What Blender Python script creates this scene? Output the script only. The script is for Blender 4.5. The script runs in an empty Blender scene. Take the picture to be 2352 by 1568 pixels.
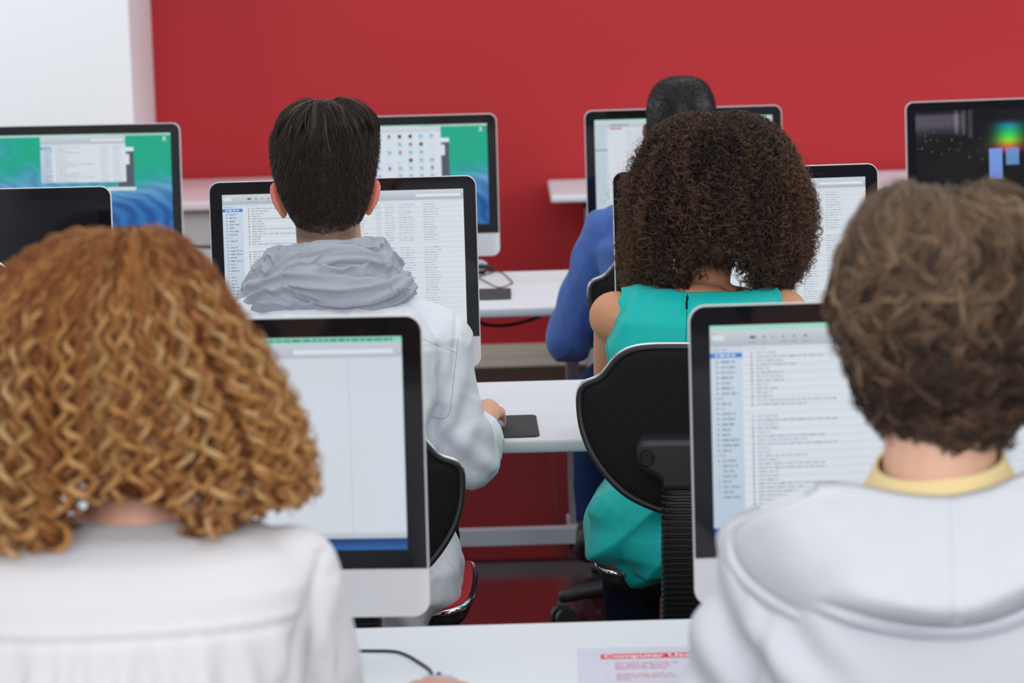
import bpy, bmesh, math, random
import numpy as np
from mathutils import Vector, Matrix

# ------------------------------------------------------------------ camera, world, lights, exposure
scene = bpy.context.scene
COL = scene.collection
PITCH, ROLL, EYE = math.radians(8.05), -0.028, 1.65
FPX = 6533.33                                   # 100 mm lens on a 36 mm sensor, 2352 px wide
cam_d = bpy.data.cameras.new('camera')
cam_d.lens, cam_d.sensor_width, cam_d.sensor_fit = 100.0, 36.0, 'HORIZONTAL'
cam_d.clip_start, cam_d.clip_end = 0.1, 100
cam_d.dof.use_dof = True
cam_d.dof.focus_distance = 4.98
cam_d.dof.aperture_fstop = 6.3
cam_d.dof.aperture_blades = 0
cam = bpy.data.objects.new('camera', cam_d)
COL.objects.link(cam)
cam.matrix_world = Matrix.Translation((0, 0, EYE)) @ Matrix.Rotation(math.pi / 2 - PITCH, 4, 'X') @ Matrix.Rotation(ROLL, 4, 'Z')
scene.camera = cam
scene.view_settings.view_transform = 'Standard'
scene.view_settings.look = 'None'
scene.view_settings.exposure = 0.0
scene.view_settings.gamma = 1.0
scene.view_settings.use_curve_mapping = False
try:
    scene.cycles.use_denoising = True
    scene.cycles.max_bounces = 7
    scene.cycles.transparent_max_bounces = 4
    scene.cycles.caustics_reflective = False
    scene.cycles.caustics_refractive = False
except Exception:
    pass

world = bpy.data.worlds.new('world')
scene.world = world
world.use_nodes = True
wbg = world.node_tree.nodes['Background']
wbg.inputs[0].default_value = (0.90, 0.95, 1.0, 1)
wbg.inputs[1].default_value = 0.12


def area(name, loc, target, sx, sy, radiance, color=(1, 1, 1)):
    d = bpy.data.lights.new(name, 'AREA')
    d.shape, d.size, d.size_y = 'RECTANGLE', sx, sy
    d.energy = radiance * math.pi * sx * sy
    d.color = color
    o = bpy.data.objects.new(name, d)
    COL.objects.link(o)
    o.location = loc
    o.rotation_euler = (Vector(target) - Vector(loc)).to_track_quat('-Z', 'Y').to_euler()
    return o


area('ceiling_light', (0.6, 5.6, 3.3), (0.6, 5.6, 0), 7.0, 10.0, 0.98, (0.97, 0.985, 1))
area('window_light_behind', (0.2, -4.2, 3.0), (0.2, 4.0, 0.9), 7.0, 2.6, 6.2, (0.96, 0.98, 1))
area('window_light_right', (5.2, 7.2, 2.4), (0.8, 9.8, 1.3), 5.0, 1.8, 4.4, (0.97, 0.985, 1))
area('fill_light_left', (-3.95, 8.2, 2.2), (-1.9, 9.9, 1.5), 2.6, 1.8, 4.8, (0.94, 0.97, 1))  # added fill that brightens the white pier from the left, no window there

# ------------------------------------------------------------------ picture measurement -> place
_fw = np.array([0, math.cos(PITCH), -math.sin(PITCH)])
_u0 = np.array([0, math.sin(PITCH), math.cos(PITCH)])
_r0 = np.array([1.0, 0, 0])
_r = _r0 * math.cos(ROLL) + _u0 * math.sin(ROLL)
_u = -_r0 * math.sin(ROLL) + _u0 * math.cos(ROLL)


def at(px, py, Y):
    "point at distance Y down the room that the photograph shows at (px, py)"
    d = _fw + _r * (px - 1176) / FPX + _u * (784 - py) / FPX
    q = d * (Y / d[1])
    return np.array([q[0], Y, q[2] + EYE])


def on(px, py, z):
    "point at height z that the photograph shows at (px, py)"
    d = _fw + _r * (px - 1176) / FPX + _u * (784 - py) / FPX
    q = d * ((z - EYE) / d[2])
    return np.array([q[0], q[1], z])


def lin(r, g, b):
    f = lambda c: c / 12.92 if c <= 0.04045 else ((c + 0.055) / 1.055) ** 2.4
    return (f(r / 255), f(g / 255), f(b / 255))


rng = np.random.default_rng(7)
random.seed(7)

# ------------------------------------------------------------------ noise
def _hash(ix, iy, iz, seed):
    h = (ix * 374761393 + iy * 668265263 + iz * 2147483647 + seed * 1274126177) & 0xFFFFFFFF
    h = ((h ^ (h >> 13)) * 1274126177) & 0xFFFFFFFF
    h = h ^ (h >> 16)
    return (h & 0xFFFFFF) / float(0xFFFFFF)


def vnoise(p, seed=0):
    p = np.asarray(p, float)
    i = np.floor(p).astype(np.int64)
    f = p - i
    f = f * f * (3 - 2 * f)
    out = 0
    for dx in (0, 1):
        for dy in (0, 1):
            for dz in (0, 1):
                w = (f[..., 0] if dx else 1 - f[..., 0]) * (f[..., 1] if dy else 1 - f[..., 1]) * (f[..., 2] if dz else 1 - f[..., 2])
                out = out + w * _hash(i[..., 0] + dx, i[..., 1] + dy, i[..., 2] + dz, seed)
    return out * 2 - 1


def fbm(p, scale, seed=0, octaves=3):
    p = np.asarray(p, float) * scale
    a, s, t = 1.0, 0.0, 0.0
    for k in range(octaves):
        s = s + a * vnoise(p, seed + k * 17)
        t += a
        a *= 0.5
        p = p * 2.03
    return s / t


def gauss(d, w):
    return np.exp(-(d / w) ** 2)


# ------------------------------------------------------------------ materials
def mat(name, color, rough=0.5, metal=0.0, spec=0.5, bump=None, var=None, sheen=0.0, sss=0.0, coat=0.0, attr=None):
    m = bpy.data.materials.new(name)
    m.use_nodes = True
    nt = m.node_tree
    b = nt.nodes['Principled BSDF']
    b.inputs['Base Color'].default_value = (*color, 1)
    b.inputs['Roughness'].default_value = rough
    b.inputs['Metallic'].default_value = metal
    b.inputs['Specular IOR Level'].default_value = spec
    b.inputs['Sheen Weight'].default_value = sheen
    b.inputs['Coat Weight'].default_value = coat
    if sss:
        b.inputs['Subsurface Weight'].default_value = sss
        b.inputs['Subsurface Radius'].default_value = (1.0, 0.35, 0.2)
        b.inputs['Subsurface Scale'].default_value = 0.008
    tc = nt.nodes.new('ShaderNodeTexCoord')
    src = None
    if attr:
        a = nt.nodes.new('ShaderNodeAttribute')
        a.attribute_name = attr
        nt.links.new(a.outputs['Color'], b.inputs['Base Color'])
        src = a.outputs['Color']
    if var:
        sc, amt = var
        n = nt.nodes.new('ShaderNodeTexNoise')
        n.inputs['Scale'].default_value = sc
        n.inputs['Detail'].default_value = 4
        nt.links.new(tc.outputs['Object'], n.inputs['Vector'])
        mr = nt.nodes.new('ShaderNodeMapRange')
        mr.inputs['To Min'].default_value = 1 - amt
        mr.inputs['To Max'].default_value = 1 + amt
        nt.links.new(n.outputs['Fac'], mr.inputs['Value'])
        mx = nt.nodes.new('ShaderNodeMix')
        mx.data_type, mx.blend_type = 'RGBA', 'MULTIPLY'
        mx.inputs['Factor'].default_value = 1
        if src:
            nt.links.new(src, mx.inputs['A'])
        else:
            mx.inputs['A'].default_value = (*color, 1)
        nt.links.new(mr.outputs['Result'], mx.inputs['B'])
        nt.links.new(mx.outputs['Result'], b.inputs['Base Color'])
    if bump:
        kind, sc, strength, dist = bump
        if kind == 'noise':
            t = nt.nodes.new('ShaderNodeTexNoise')
            t.inputs['Scale'].default_value = sc
            t.inputs['Detail'].default_value = 3
            out = t.outputs['Fac']
        elif kind == 'voronoi':
            t = nt.nodes.new('ShaderNodeTexVoronoi')
            t.inputs['Scale'].default_value = sc
            out = t.outputs['Distance']
        else:
            t = nt.nodes.new('ShaderNodeTexWave')
            t.inputs['Scale'].default_value = sc
            t.inputs['Distortion'].default_value = 1.5
            out = t.outputs['Fac']
        nt.links.new(tc.outputs['Object'], t.inputs['Vector'])
        bp = nt.nodes.new('ShaderNodeBump')
        bp.inputs['Strength'].default_value = strength
        bp.inputs['Distance'].default_value = dist
        nt.links.new(out, bp.inputs['Height'])
        nt.links.new(bp.outputs['Normal'], b.inputs['Normal'])
    return m


def weave_mat(name, dark, light, scale, rough=0.8, sheen=0.0, angle=0.6):
    "woven cloth: two crossing sets of fine threads"
    m = mat(name, dark, rough, spec=0.25, sheen=sheen)
    nt = m.node_tree
    b = nt.nodes['Principled BSDF']
    tc = nt.nodes.new('ShaderNodeTexCoord')
    outs = []
    for a in (angle, -angle):
        mp = nt.nodes.new('ShaderNodeMapping')
        mp.inputs['Rotation'].default_value = (0, a, 0) if scale[0] == 'xz' else (0, 0, a)
        nt.links.new(tc.outputs['Object'], mp.inputs['Vector'])
        w = nt.nodes.new('ShaderNodeTexWave')
        w.bands_direction = 'X'
        w.inputs['Scale'].default_value = scale[1]
        nt.links.new(mp.outputs['Vector'], w.inputs['Vector'])
        outs.append(w.outputs['Fac'])
    mu = nt.nodes.new('ShaderNodeMath')
    mu.operation = 'MULTIPLY'
    nt.links.new(outs[0], mu.inputs[0])
    nt.links.new(outs[1], mu.inputs[1])
    mx = nt.nodes.new('ShaderNodeMix')
    mx.data_type = 'RGBA'
    mx.inputs['A'].default_value = (*dark, 1)
    mx.inputs['B'].default_value = (*light, 1)
    nt.links.new(mu.outputs[0], mx.inputs['Factor'])
    nt.links.new(mx.outputs['Result'], b.inputs['Base Color'])
    bp = nt.nodes.new('ShaderNodeBump')
    bp.inputs['Strength'].default_value = 0.4
    bp.inputs['Distance'].default_value = 0.0006
    nt.links.new(mu.outputs[0], bp.inputs['Height'])
    nt.links.new(bp.outputs['Normal'], b.inputs['Normal'])
    return m


def screen_mat():
    m = bpy.data.materials.new('lit_screen')
    m.use_nodes = True
    nt = m.node_tree
    b = nt.nodes['Principled BSDF']
    b.inputs['Base Color'].default_value = (0.004, 0.004, 0.005, 1)
    b.inputs['Roughness'].default_value = 0.08
    a = nt.nodes.new('ShaderNodeAttribute')
    a.attribute_name = 'Col'
    nt.links.new(a.outputs['Color'], b.inputs['Emission Color'])
    b.inputs['Emission Strength'].default_value = 0.90
    return m


def tile_mat():
    m = mat('dark_red_tiles', (0.075, 0.018, 0.021), 0.13, spec=0.10)
    nt = m.node_tree
    b = nt.nodes['Principled BSDF']
    tc = nt.nodes.new('ShaderNodeTexCoord')
    mp = nt.nodes.new('ShaderNodeMapping')
    mp.inputs['Location'].default_value = (-0.117, -0.17, 0)
    nt.links.new(tc.outputs['Object'], mp.inputs['Vector'])
    br = nt.nodes.new('ShaderNodeTexBrick')
    br.offset = 0.0
    br.inputs['Color1'].default_value = (*lin(60, 25, 29), 1)
    br.inputs['Color2'].default_value = (*lin(56, 23, 27), 1)
    br.inputs['Mortar'].default_value = (*lin(46, 38, 40), 1)
    br.inputs['Scale'].default_value = 1
    br.inputs['Mortar Size'].default_value = 0.004
    br.inputs['Brick Width'].default_value = 0.6
    br.inputs['Row Height'].default_value = 0.6
    nt.links.new(mp.outputs['Vector'], br.inputs['Vector'])
    nt.links.new(br.outputs['Color'], b.inputs['Base Color'])
    return m


M = {}
M['red_wall'] = mat('red_paint', lin(178, 42, 48), 0.55, spec=0.25, bump=('noise', 180, 0.05, 0.002), var=(0.6, 0.03))
M['white_wall'] = mat('white_paint', lin(238, 240, 243), 0.7, spec=0.2, var=(0.8, 0.015))
M['beige_base'] = mat('beige_skirting', lin(205, 196, 182), 0.5, var=(4, 0.04))
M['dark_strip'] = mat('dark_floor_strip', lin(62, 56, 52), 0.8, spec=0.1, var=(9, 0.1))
M['tiles'] = tile_mat()
M['desk'] = mat('white_laminate', lin(226, 232, 238), 0.45, spec=0.16, var=(2.0, 0.012))
M['desk_edge'] = mat('white_edge', lin(222, 225, 230), 0.4, spec=0.4)
M['grey_metal'] = mat('grey_metal', lin(168, 172, 178), 0.45, metal=0.15, var=(6, 0.04))
M['pale_metal'] = mat('pale_metal', lin(206, 214, 226), 0.45, var=(6, 0.03))
M['grey_panel'] = mat('grey_panel', lin(188, 184, 182), 0.5, var=(3, 0.03))
M['cab_top'] = mat('cabinet_top', lin(224, 208, 214), 0.35, spec=0.5, var=(3, 0.02))
M['wood_edge'] = mat('wood_edging', lin(176, 120, 84), 0.5, var=(12, 0.1))
M['alu'] = mat('silver_aluminium', lin(228, 229, 232), 0.40, metal=0.12, spec=0.5, bump=('noise', 900, 0.03, 0.0003))
M['bezel'] = mat('black_glass', (0.006, 0.007, 0.010), 0.06, spec=0.55)
M['screen'] = screen_mat()
M['black_plastic'] = mat('black_plastic', lin(34, 35, 39), 0.42, spec=0.5, bump=('noise', 700, 0.1, 0.0004))
M['black_dark'] = mat('black_recess', lin(14, 14, 16), 0.6)
M['chrome'] = mat('chrome', (0.78, 0.79, 0.80), 0.10, metal=1.0)
M['mesh_black'] = weave_mat('black_net_fabric', lin(10, 10, 11), lin(50, 46, 47), ('xz', 72), 0.85)
M['seat_red'] = weave_mat('red_seat_fabric', lin(176, 14, 22), lin(240, 44, 52), ('xy', 95), 0.85, sheen=0.1)
M['pad'] = mat('mouse_pad_cloth', lin(78, 76, 78), 0.9, spec=0.1, bump=('noise', 1500, 0.2, 0.0003))
M['cable'] = mat('dark_cable', lin(52, 54, 60), 0.5)
M['paper'] = mat('printed_paper', lin(212, 212, 228), 0.6, spec=0.2)
M['red_ink'] = mat('red_ink', lin(222, 34, 44), 0.6, spec=0.2)
M['pink_ink'] = mat('pink_ink', lin(226, 128, 142), 0.6, spec=0.2)
M['white_ink'] = mat('white_ink', lin(240, 238, 242), 0.6, spec=0.2)
M['hair'] = mat('hair_strands', (0.1, 0.1, 0.1), 0.42, spec=0.35, attr='Col')
M['skin'] = mat('skin', (0.5, 0.3, 0.2), 0.5, spec=0.35, sss=0.10, attr='Col', bump=('noise', 260, 0.12, 0.001))
M['eye'] = mat('eye_white', lin(235, 232, 228), 0.15)
M['iris'] = mat('eye_iris', lin(60, 42, 30), 0.1)
M['linen'] = mat('pale_blue_linen', lin(232, 236, 243), 0.85, spec=0.15, sheen=0.15, bump=('noise', 420, 0.25, 0.0012), var=(60, 0.03))
M['scarf'] = mat('grey_crinkle_cotton', lin(172, 178, 188), 0.9, spec=0.12, sheen=0.2, bump=('noise', 420, 0.35, 0.0012), var=(45, 0.05))
M['teal'] = mat('teal_crepe', lin(0, 188, 182), 0.6, spec=0.3, sheen=0.1, var=(20, 0.03))
M['shirt_seam'] = mat('shirt_thread', lin(188, 195, 206), 0.9, spec=0.1)
M['teal_seam'] = mat('teal_thread', lin(0, 128, 126), 0.7, spec=0.2)
M['blue_knit'] = mat('blue_cotton', lin(70, 102, 170), 0.85, spec=0.15, sheen=0.2, var=(25, 0.05))
M['white_blouse'] = mat('white_voile', lin(238, 237, 241), 0.85, spec=0.15, sheen=0.1, var=(12, 0.01))
M['hoodie'] = mat('pale_grey_jersey', lin(224, 227, 234), 0.9, spec=0.12, sheen=0.2, bump=('noise', 380, 0.2, 0.001), var=(30, 0.025))
M['yellow'] = mat('yellow_jersey', lin(250, 226, 168), 0.85, spec=0.15)
M['jeans'] = mat('blue_denim', lin(38, 56, 98), 0.9, spec=0.1, bump=('noise', 500, 0.3, 0.001), var=(14, 0.12))
M['dark_jeans'] = mat('dark_denim', lin(34, 38, 56), 0.9, spec=0.1, bump=('noise', 500, 0.3, 0.001), var=(14, 0.1))
M['shoe'] = mat('black_leather', lin(30, 31, 36), 0.45)
M['zip'] = mat('dark_zip', lin(22, 26, 28), 0.4, metal=0.4)
M['pale_plastic'] = mat('pale_blue_plastic', lin(190, 204, 224), 0.3)

# ------------------------------------------------------------------ mesh helpers
def finish(name, verts, faces, mats, mi=None, parent=None, base=(0, 0, 0), smooth=True, sharp=None, colors=None):
    me = bpy.data.meshes.new(name)
    v = np.asarray(verts, float) - np.asarray(base, float)
    me.from_pydata(v.tolist() if not isinstance(verts, list) else v.tolist(), [], faces if isinstance(faces, list) else faces.tolist())
    return wrap(name, me, mats, mi, parent, base, smooth, sharp, colors)


def wrap(name, me, mats, mi=None, parent=None, base=(0, 0, 0), smooth=True, sharp=None, colors=None):
    for m in (mats if isinstance(mats, (list, tuple)) else [mats]):
        me.materials.append(m)
    if mi is not None:
        me.polygons.foreach_set('material_index', np.asarray(mi, np.int32))
    if smooth:
        me.polygons.foreach_set('use_smooth', np.ones(len(me.polygons), bool))
        if sharp:
            me.set_sharp_from_angle(angle=math.radians(sharp))
    if colors is not None:
        c = np.ones((len(me.vertices), 4), np.float32)
        c[:, :3] = colors
        a = me.color_attributes.new('Col', 'FLOAT_COLOR', 'POINT')
        a.data.foreach_set('color', c.ravel())
    me.update()
    o = bpy.data.objects.new(name, me)
    COL.objects.link(o)
    if parent is not None:
        o.parent = parent
    else:
        o.location = tuple(base)
    return o


def tag(o, label=None, cat=None, group=None, kind=None):
    if label:
        o['label'] = label
    if cat:
        o['category'] = cat
    if group:
        o['group'] = group
    if kind:
        o['kind'] = kind
    return o


def empty(name, loc, rz=0.0):
    o = bpy.data.objects.new(name, None)
    o.empty_display_size = 0.1
    COL.objects.link(o)
    o.location = tuple(loc)
    o.rotation_euler = (0, 0, rz)
    return o


def copy_tree(o, parent=None):
    c = o.copy()
    COL.objects.link(c)
    if parent is not None:
        c.parent = parent
    for ch in list(o.children):
        copy_tree(ch, c)
    return c


class MB:
    def __init__(s):
        s.v, s.f, s.m = [], [], []

    def add(s, verts, faces, m=0):
        n = len(s.v)
        s.v.extend([tuple(map(float, p)) for p in verts])
        for f in faces:
            s.f.append(tuple(int(i) + n for i in f))
            s.m.append(m)
        return s

    def grid(s, P, m=0, closed_u=False, closed_v=False, flip=False):
        "P: array (nu, nv, 3)"
        P = np.asarray(P, float)
        nu, nv = P.shape[:2]
        fs = []
        for i in range(nu if closed_u else nu - 1):
            for j in range(nv if closed_v else nv - 1):
                a, b = i * nv + j, i * nv + (j + 1) % nv
                c, d = ((i + 1) % nu) * nv + (j + 1) % nv, ((i + 1) % nu) * nv + j
                fs.append((a, d, c, b) if flip else (a, b, c, d))
        return s.add(P.reshape(-1, 3), fs, m)

    def loft(s, rings, m=0, caps=True):
        "rings (n, k, 3), each ring closed"
        R = np.asarray(rings, float)
        n, k = R.shape[:2]
        fs = []
        for i in range(n - 1):
            for j in range(k):
                fs.append((i * k + j, i * k + (j + 1) % k, (i + 1) * k + (j + 1) % k, (i + 1) * k + j))
        if caps:
            fs.append(tuple(range(k))[::-1])
            fs.append(tuple((n - 1) * k + j for j in range(k)))
        return s.add(R.reshape(-1, 3), fs, m)

    def prism(s, outline, z0, z1, ch=0.0, m=0, axis='z'):
        "extrude a closed 2-D outline with chamfered rims"
        o = np.asarray(outline, float)
        nx = np.roll(o, -1, 0) - np.roll(o, 1, 0)
        nn = np.stack([nx[:, 1], -nx[:, 0]], 1)
        nn /= np.maximum(np.linalg.norm(nn, axis=1, keepdims=True), 1e-9)
        area2 = np.sum(o[:, 0] * np.roll(o[:, 1], -1) - o[:, 1] * np.roll(o[:, 0], -1))
        if area2 < 0:
            nn = -nn
        lev = [(z0, ch * 1.6), (z0, ch), (z0 + ch * 0.3, ch * 0.3), (z0 + ch, 0), (z1 - ch, 0), (z1 - ch * 0.3, ch * 0.3), (z1, ch), (z1, ch * 1.6)] if ch > 0 else [(z0, 0), (z1, 0)]
        rings = []
        for z, ins in lev:
            q = o - nn * ins
            zz = np.full(len(q), z)
            rings.append(np.stack([q[:, 0], q[:, 1], zz], 1) if axis == 'z' else (np.stack([q[:, 0], zz, q[:, 1]], 1) if axis == 'y' else np.stack([zz, q[:, 0], q[:, 1]], 1)))
        return s.loft(rings, m)

    def rbox(s, c, size, r=0.004, ch=0.002, m=0, axis='z'):
        x, y, z = c
        a, b, d = size
        if axis == 'z':
            return s.prism(rrect(a, b, r) + np.array([x, y]), z - d / 2, z + d / 2, ch, m, 'z')
        if axis == 'y':
            return s.prism(rrect(a, d, r) + np.array([x, z]), y - b / 2, y + b / 2, ch, m, 'y')
        return s.prism(rrect(b, d, r) + np.array([y, z]), x - a / 2, x + a / 2, ch, m, 'x')

    def tube(s, pts, r, k=8, m=0, closed=False):
        P = np.asarray(pts, float)
        n = len(P)
        r = np.full(n, r) if np.isscalar(r) else np.asarray(r, float)
        T = (np.roll(P, -1, 0) - np.roll(P, 1, 0)) if closed else np.gradient(P, axis=0)
        T /= np.maximum(np.linalg.norm(T, axis=1, keepdims=True), 1e-9)
        ref = np.array([0, 0, 1.0]) if abs(T[0, 2]) < 0.9 else np.array([1.0, 0, 0])
        A = np.cross(T[0], ref)
        A /= np.linalg.norm(A)
        rings = []
        for i in range(n):
            A = A - T[i] * A.dot(T[i])
            A /= max(np.linalg.norm(A), 1e-9)
            B = np.cross(T[i], A)
            an = np.linspace(0, 2 * math.pi, k, endpoint=False)
            rings.append(P[i] + r[i] * (np.cos(an)[:, None] * A + np.sin(an)[:, None] * B))
        if closed:
            return s.grid(np.array(rings), m, True, True)
        return s.loft(rings, m)

    def ell(s, c, rad, rot=None, m=0, n=18):
        th = np.linspace(0.0001, math.pi - 0.0001, n)
        ph = np.linspace(0, 2 * math.pi, n * 2, endpoint=False)
        R = np.stack([np.outer(np.sin(th), np.cos(ph)), np.outer(np.sin(th), np.sin(ph)), np.outer(np.cos(th), np.ones_like(ph))], -1) * np.asarray(rad)
        if rot is not None:
            R = R @ np.array(rot).T
        return s.loft(R + np.asarray(c), m)

    def cap(s, a, b, ra, rb, m=0, k=16, flat=None):
        "tapered capsule; flat=(axis vector, factor) squashes the cross-section"
        a, b = np.asarray(a, float), np.asarray(b, float)
        d = b - a
        L = np.linalg.norm(d)
        t = d / max(L, 1e-9)
        ref = np.array([0, 0, 1.0]) if abs(t[2]) < 0.9 else np.array([0, 1.0, 0])
        A = np.cross(t, ref)
        A /= np.linalg.norm(A)
        B = np.cross(t, A)
        an = np.linspace(0, 2 * math.pi, k, endpoint=False)
        rings = []
        for h in np.linspace(-math.pi / 2, 0, 6)[0:]:
            rings.append((a + t * ra * math.sin(h), max(ra * math.cos(h), 1e-5)))
        for q in (0.33, 0.66):
            rings.append((a + d * q, ra + (rb - ra) * q))
        for h in np.linspace(0, math.pi / 2, 6):
            rings.append((b + t * rb * math.sin(h), max(rb * math.cos(h), 1e-5)))
        out = [c + r * (np.cos(an)[:, None] * A + np.sin(an)[:, None] * B) for c, r in rings]
        R = np.array(out)
        if flat is not None:
            ax = np.asarray(flat[0], float)
            ax = ax / np.linalg.norm(ax)
            cc = np.array([c for c, r in rings])[:, None, :]
            off = R - cc
            R = cc + off - (off @ ax)[..., None] * ax * (1 - flat[1])
        return s.loft(R, m)

    def chain(s, pts, rs, flat=None):
        for i in range(len(pts) - 1):
            s.cap(pts[i], pts[i + 1], rs[i], rs[i + 1], flat=flat)
        return s

    def build(s, name, mats, parent=None, base=(0, 0, 0), smooth=True, sharp=50, colors=None):
        return finish(name, s.v, s.f, mats, s.m, parent, base, smooth, sharp, colors)


def rrect(w, h, r, n=6):
    r = min(r, w / 2 - 1e-5, h / 2 - 1e-5)
    pts = []
    for cx, cy, a0 in ((w / 2 - r, h / 2 - r, 0), (-w / 2 + r, h / 2 - r, 90), (-w / 2 + r, -h / 2 + r, 180), (w / 2 - r, -h / 2 + r, 270)):
        for k in range(n + 1):
            a = math.radians(a0 + 90 * k / n)
            pts.append((cx + r * math.cos(a), cy + r * math.sin(a)))
    return np.array(pts)


def organic(name, mb, voxel, smooth_it, mats, parent=None, base=(0, 0, 0), deform=None, color=None, cut=None, post=0):
    "one continuous skin over overlapping shapes"
    me = bpy.data.meshes.new('tmp')
    me.from_pydata(mb.v, [], mb.f)
    t = bpy.data.objects.new('tmp', me)
    COL.objects.link(t)
    r = t.modifiers.new('r', 'REMESH')
    r.mode, r.voxel_size, r.adaptivity = 'VOXEL', voxel, 0
    r.use_smooth_shade = True
    if smooth_it:
        s = t.modifiers.new('s', 'SMOOTH')
        s.factor, s.iterations = 0.5, smooth_it
    dg = bpy.context.evaluated_depsgraph_get()
    dg.update()
    out = bpy.data.meshes.new_from_object(t.evaluated_get(dg))
    bpy.data.objects.remove(t)
    bpy.data.meshes.remove(me)
    out.name = name
    n = len(out.vertices)
    co = np.empty(n * 3)
    out.vertices.foreach_get('co', co)
    co = co.reshape(-1, 3)
    if deform is not None:
        no = np.empty(n * 3, np.float32)
        out.vertex_normals.foreach_get('vector', no)
        co = deform(co, no.reshape(-1, 3).astype(float))
    cl = color(co) if color is not None else None
    out.vertices.foreach_set('co', (co - np.asarray(base)).ravel())
    out.update()
    if cut is not None:
        keep = cut(co)
        bm = bmesh.new()
        bm.from_mesh(out)
        bm.verts.ensure_lookup_table()
        bmesh.ops.delete(bm, geom=[v for v in bm.verts if not keep[v.index]], context='VERTS')
        for _ in range(3):
            bmesh.ops.delete(bm, geom=[v for v in bm.verts if len(v.link_faces) <= 1], context='VERTS')
        rim = [v for v in bm.verts if v.is_boundary]
        ring1 = {e.other_vert(v) for v in rim for e in v.link_edges} - set(rim)
        for it in range(14):
            new = {}
            for v in rim:
                nb_ = [e.other_vert(v).co for e in v.link_edges if e.is_boundary]
                if len(nb_) == 2:
                    new[v] = v.co * 0.4 + (nb_[0] + nb_[1]) * 0.3
            if it % 2:
                for v in ring1:
                    new[v] = v.co * 0.5 + sum((e.other_vert(v).co for e in v.link_edges), Vector()) * (0.5 / len(v.link_edges))
            for v, c_ in new.items():
                v.co = c_
        bm.to_mesh(out)
        bm.free()
        cl = None
    return wrap(name, out, mats, None, parent, base, True, None, cl)


def strands(name, P, rad, col, parent, base, k=3, m=None):
    "P (N,K,3) paths, rad (N,K) radii, col (N,K,3) colours -> one mesh of tapered hairs"
    N, K = P.shape[:2]
    T = np.gradient(P, axis=1)
    T /= np.maximum(np.linalg.norm(T, axis=2, keepdims=True), 1e-9)
    ref = rng.normal(size=(N, 1, 3))
    A = np.cross(T, ref)
    A /= np.maximum(np.linalg.norm(A, axis=2, keepdims=True), 1e-9)
    B = np.cross(T, A)
    an = np.linspace(0, 2 * math.pi, k, endpoint=False)
    V = P[:, :, None, :] + rad[:, :, None, None] * (np.cos(an)[:, None] * A[:, :, None, :] + np.sin(an)[:, None] * B[:, :, None, :])
    V = V.reshape(-1, 3) - np.asarray(base)
    idx = np.arange(N * K * k).reshape(N, K, k)
    a = idx[:, :-1, :]
    b = np.roll(idx, -1, 2)[:, :-1, :]
    c = np.roll(idx, -1, 2)[:, 1:, :]
    d = idx[:, 1:, :]
    F = np.stack([a, b, c, d], -1).reshape(-1, 4)
    me = bpy.data.meshes.new(name)
    me.vertices.add(len(V))
    me.vertices.foreach_set('co', V.ravel().astype(np.float32))
    me.loops.add(F.size)
    me.loops.foreach_set('vertex_index', F.ravel().astype(np.int32))
    me.polygons.add(len(F))
    me.polygons.foreach_set('loop_start', np.arange(0, F.size, 4, dtype=np.int32))
    me.update(calc_edges=True)
    cc = np.repeat(col.reshape(-1, 3), k, axis=0)
    return wrap(name, me, m or M['hair'], None, parent, base, True, None, cc)
# ------------------------------------------------------------------ the setting
def struct(name, mb, mats, **k):
    return tag(mb.build(name, mats, **k), kind='structure')


WALL_Y = 10.95
struct('floor', MB().rbox((0.4, 3.2, -0.05), (9.0, 16.0, 0.1), 0.001, 0), M['tiles'])
struct('wall_back', MB().rbox((0.4, WALL_Y + 0.06, 1.6), (9.0, 0.12, 3.2), 0.001, 0, axis='y'), M['red_wall'])
struct('baseboard_back', MB().rbox((0.4, WALL_Y - 0.008, 0.046), (9.0, 0.014, 0.092), 0.002, 0.002, axis='y'), M['beige_base'])
struct('floor_band_1', MB().rbox((0.4, WALL_Y - 0.30, 0.003), (9.0, 0.56, 0.006), 0.002, 0.001), M['dark_strip'])  # darker matte band on the floor along the back wall
struct('wall_far_left', MB().rbox((-4.2, 3.0, 1.6), (0.1, 15.6, 3.2), 0.001, 0, axis='x'), M['white_wall'])
struct('wall_rear', MB().rbox((0.4, -4.85, 1.6), (9.0, 0.12, 3.2), 0.001, 0, axis='y'), M['white_wall'])
struct('wall_left', MB().rbox((-2.745, 10.625, 1.6), (2.8, 0.65, 3.2), 0.004, 0.001, axis='z'), M['white_wall'])

# ------------------------------------------------------------------ desks
DZ = 0.73


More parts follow.
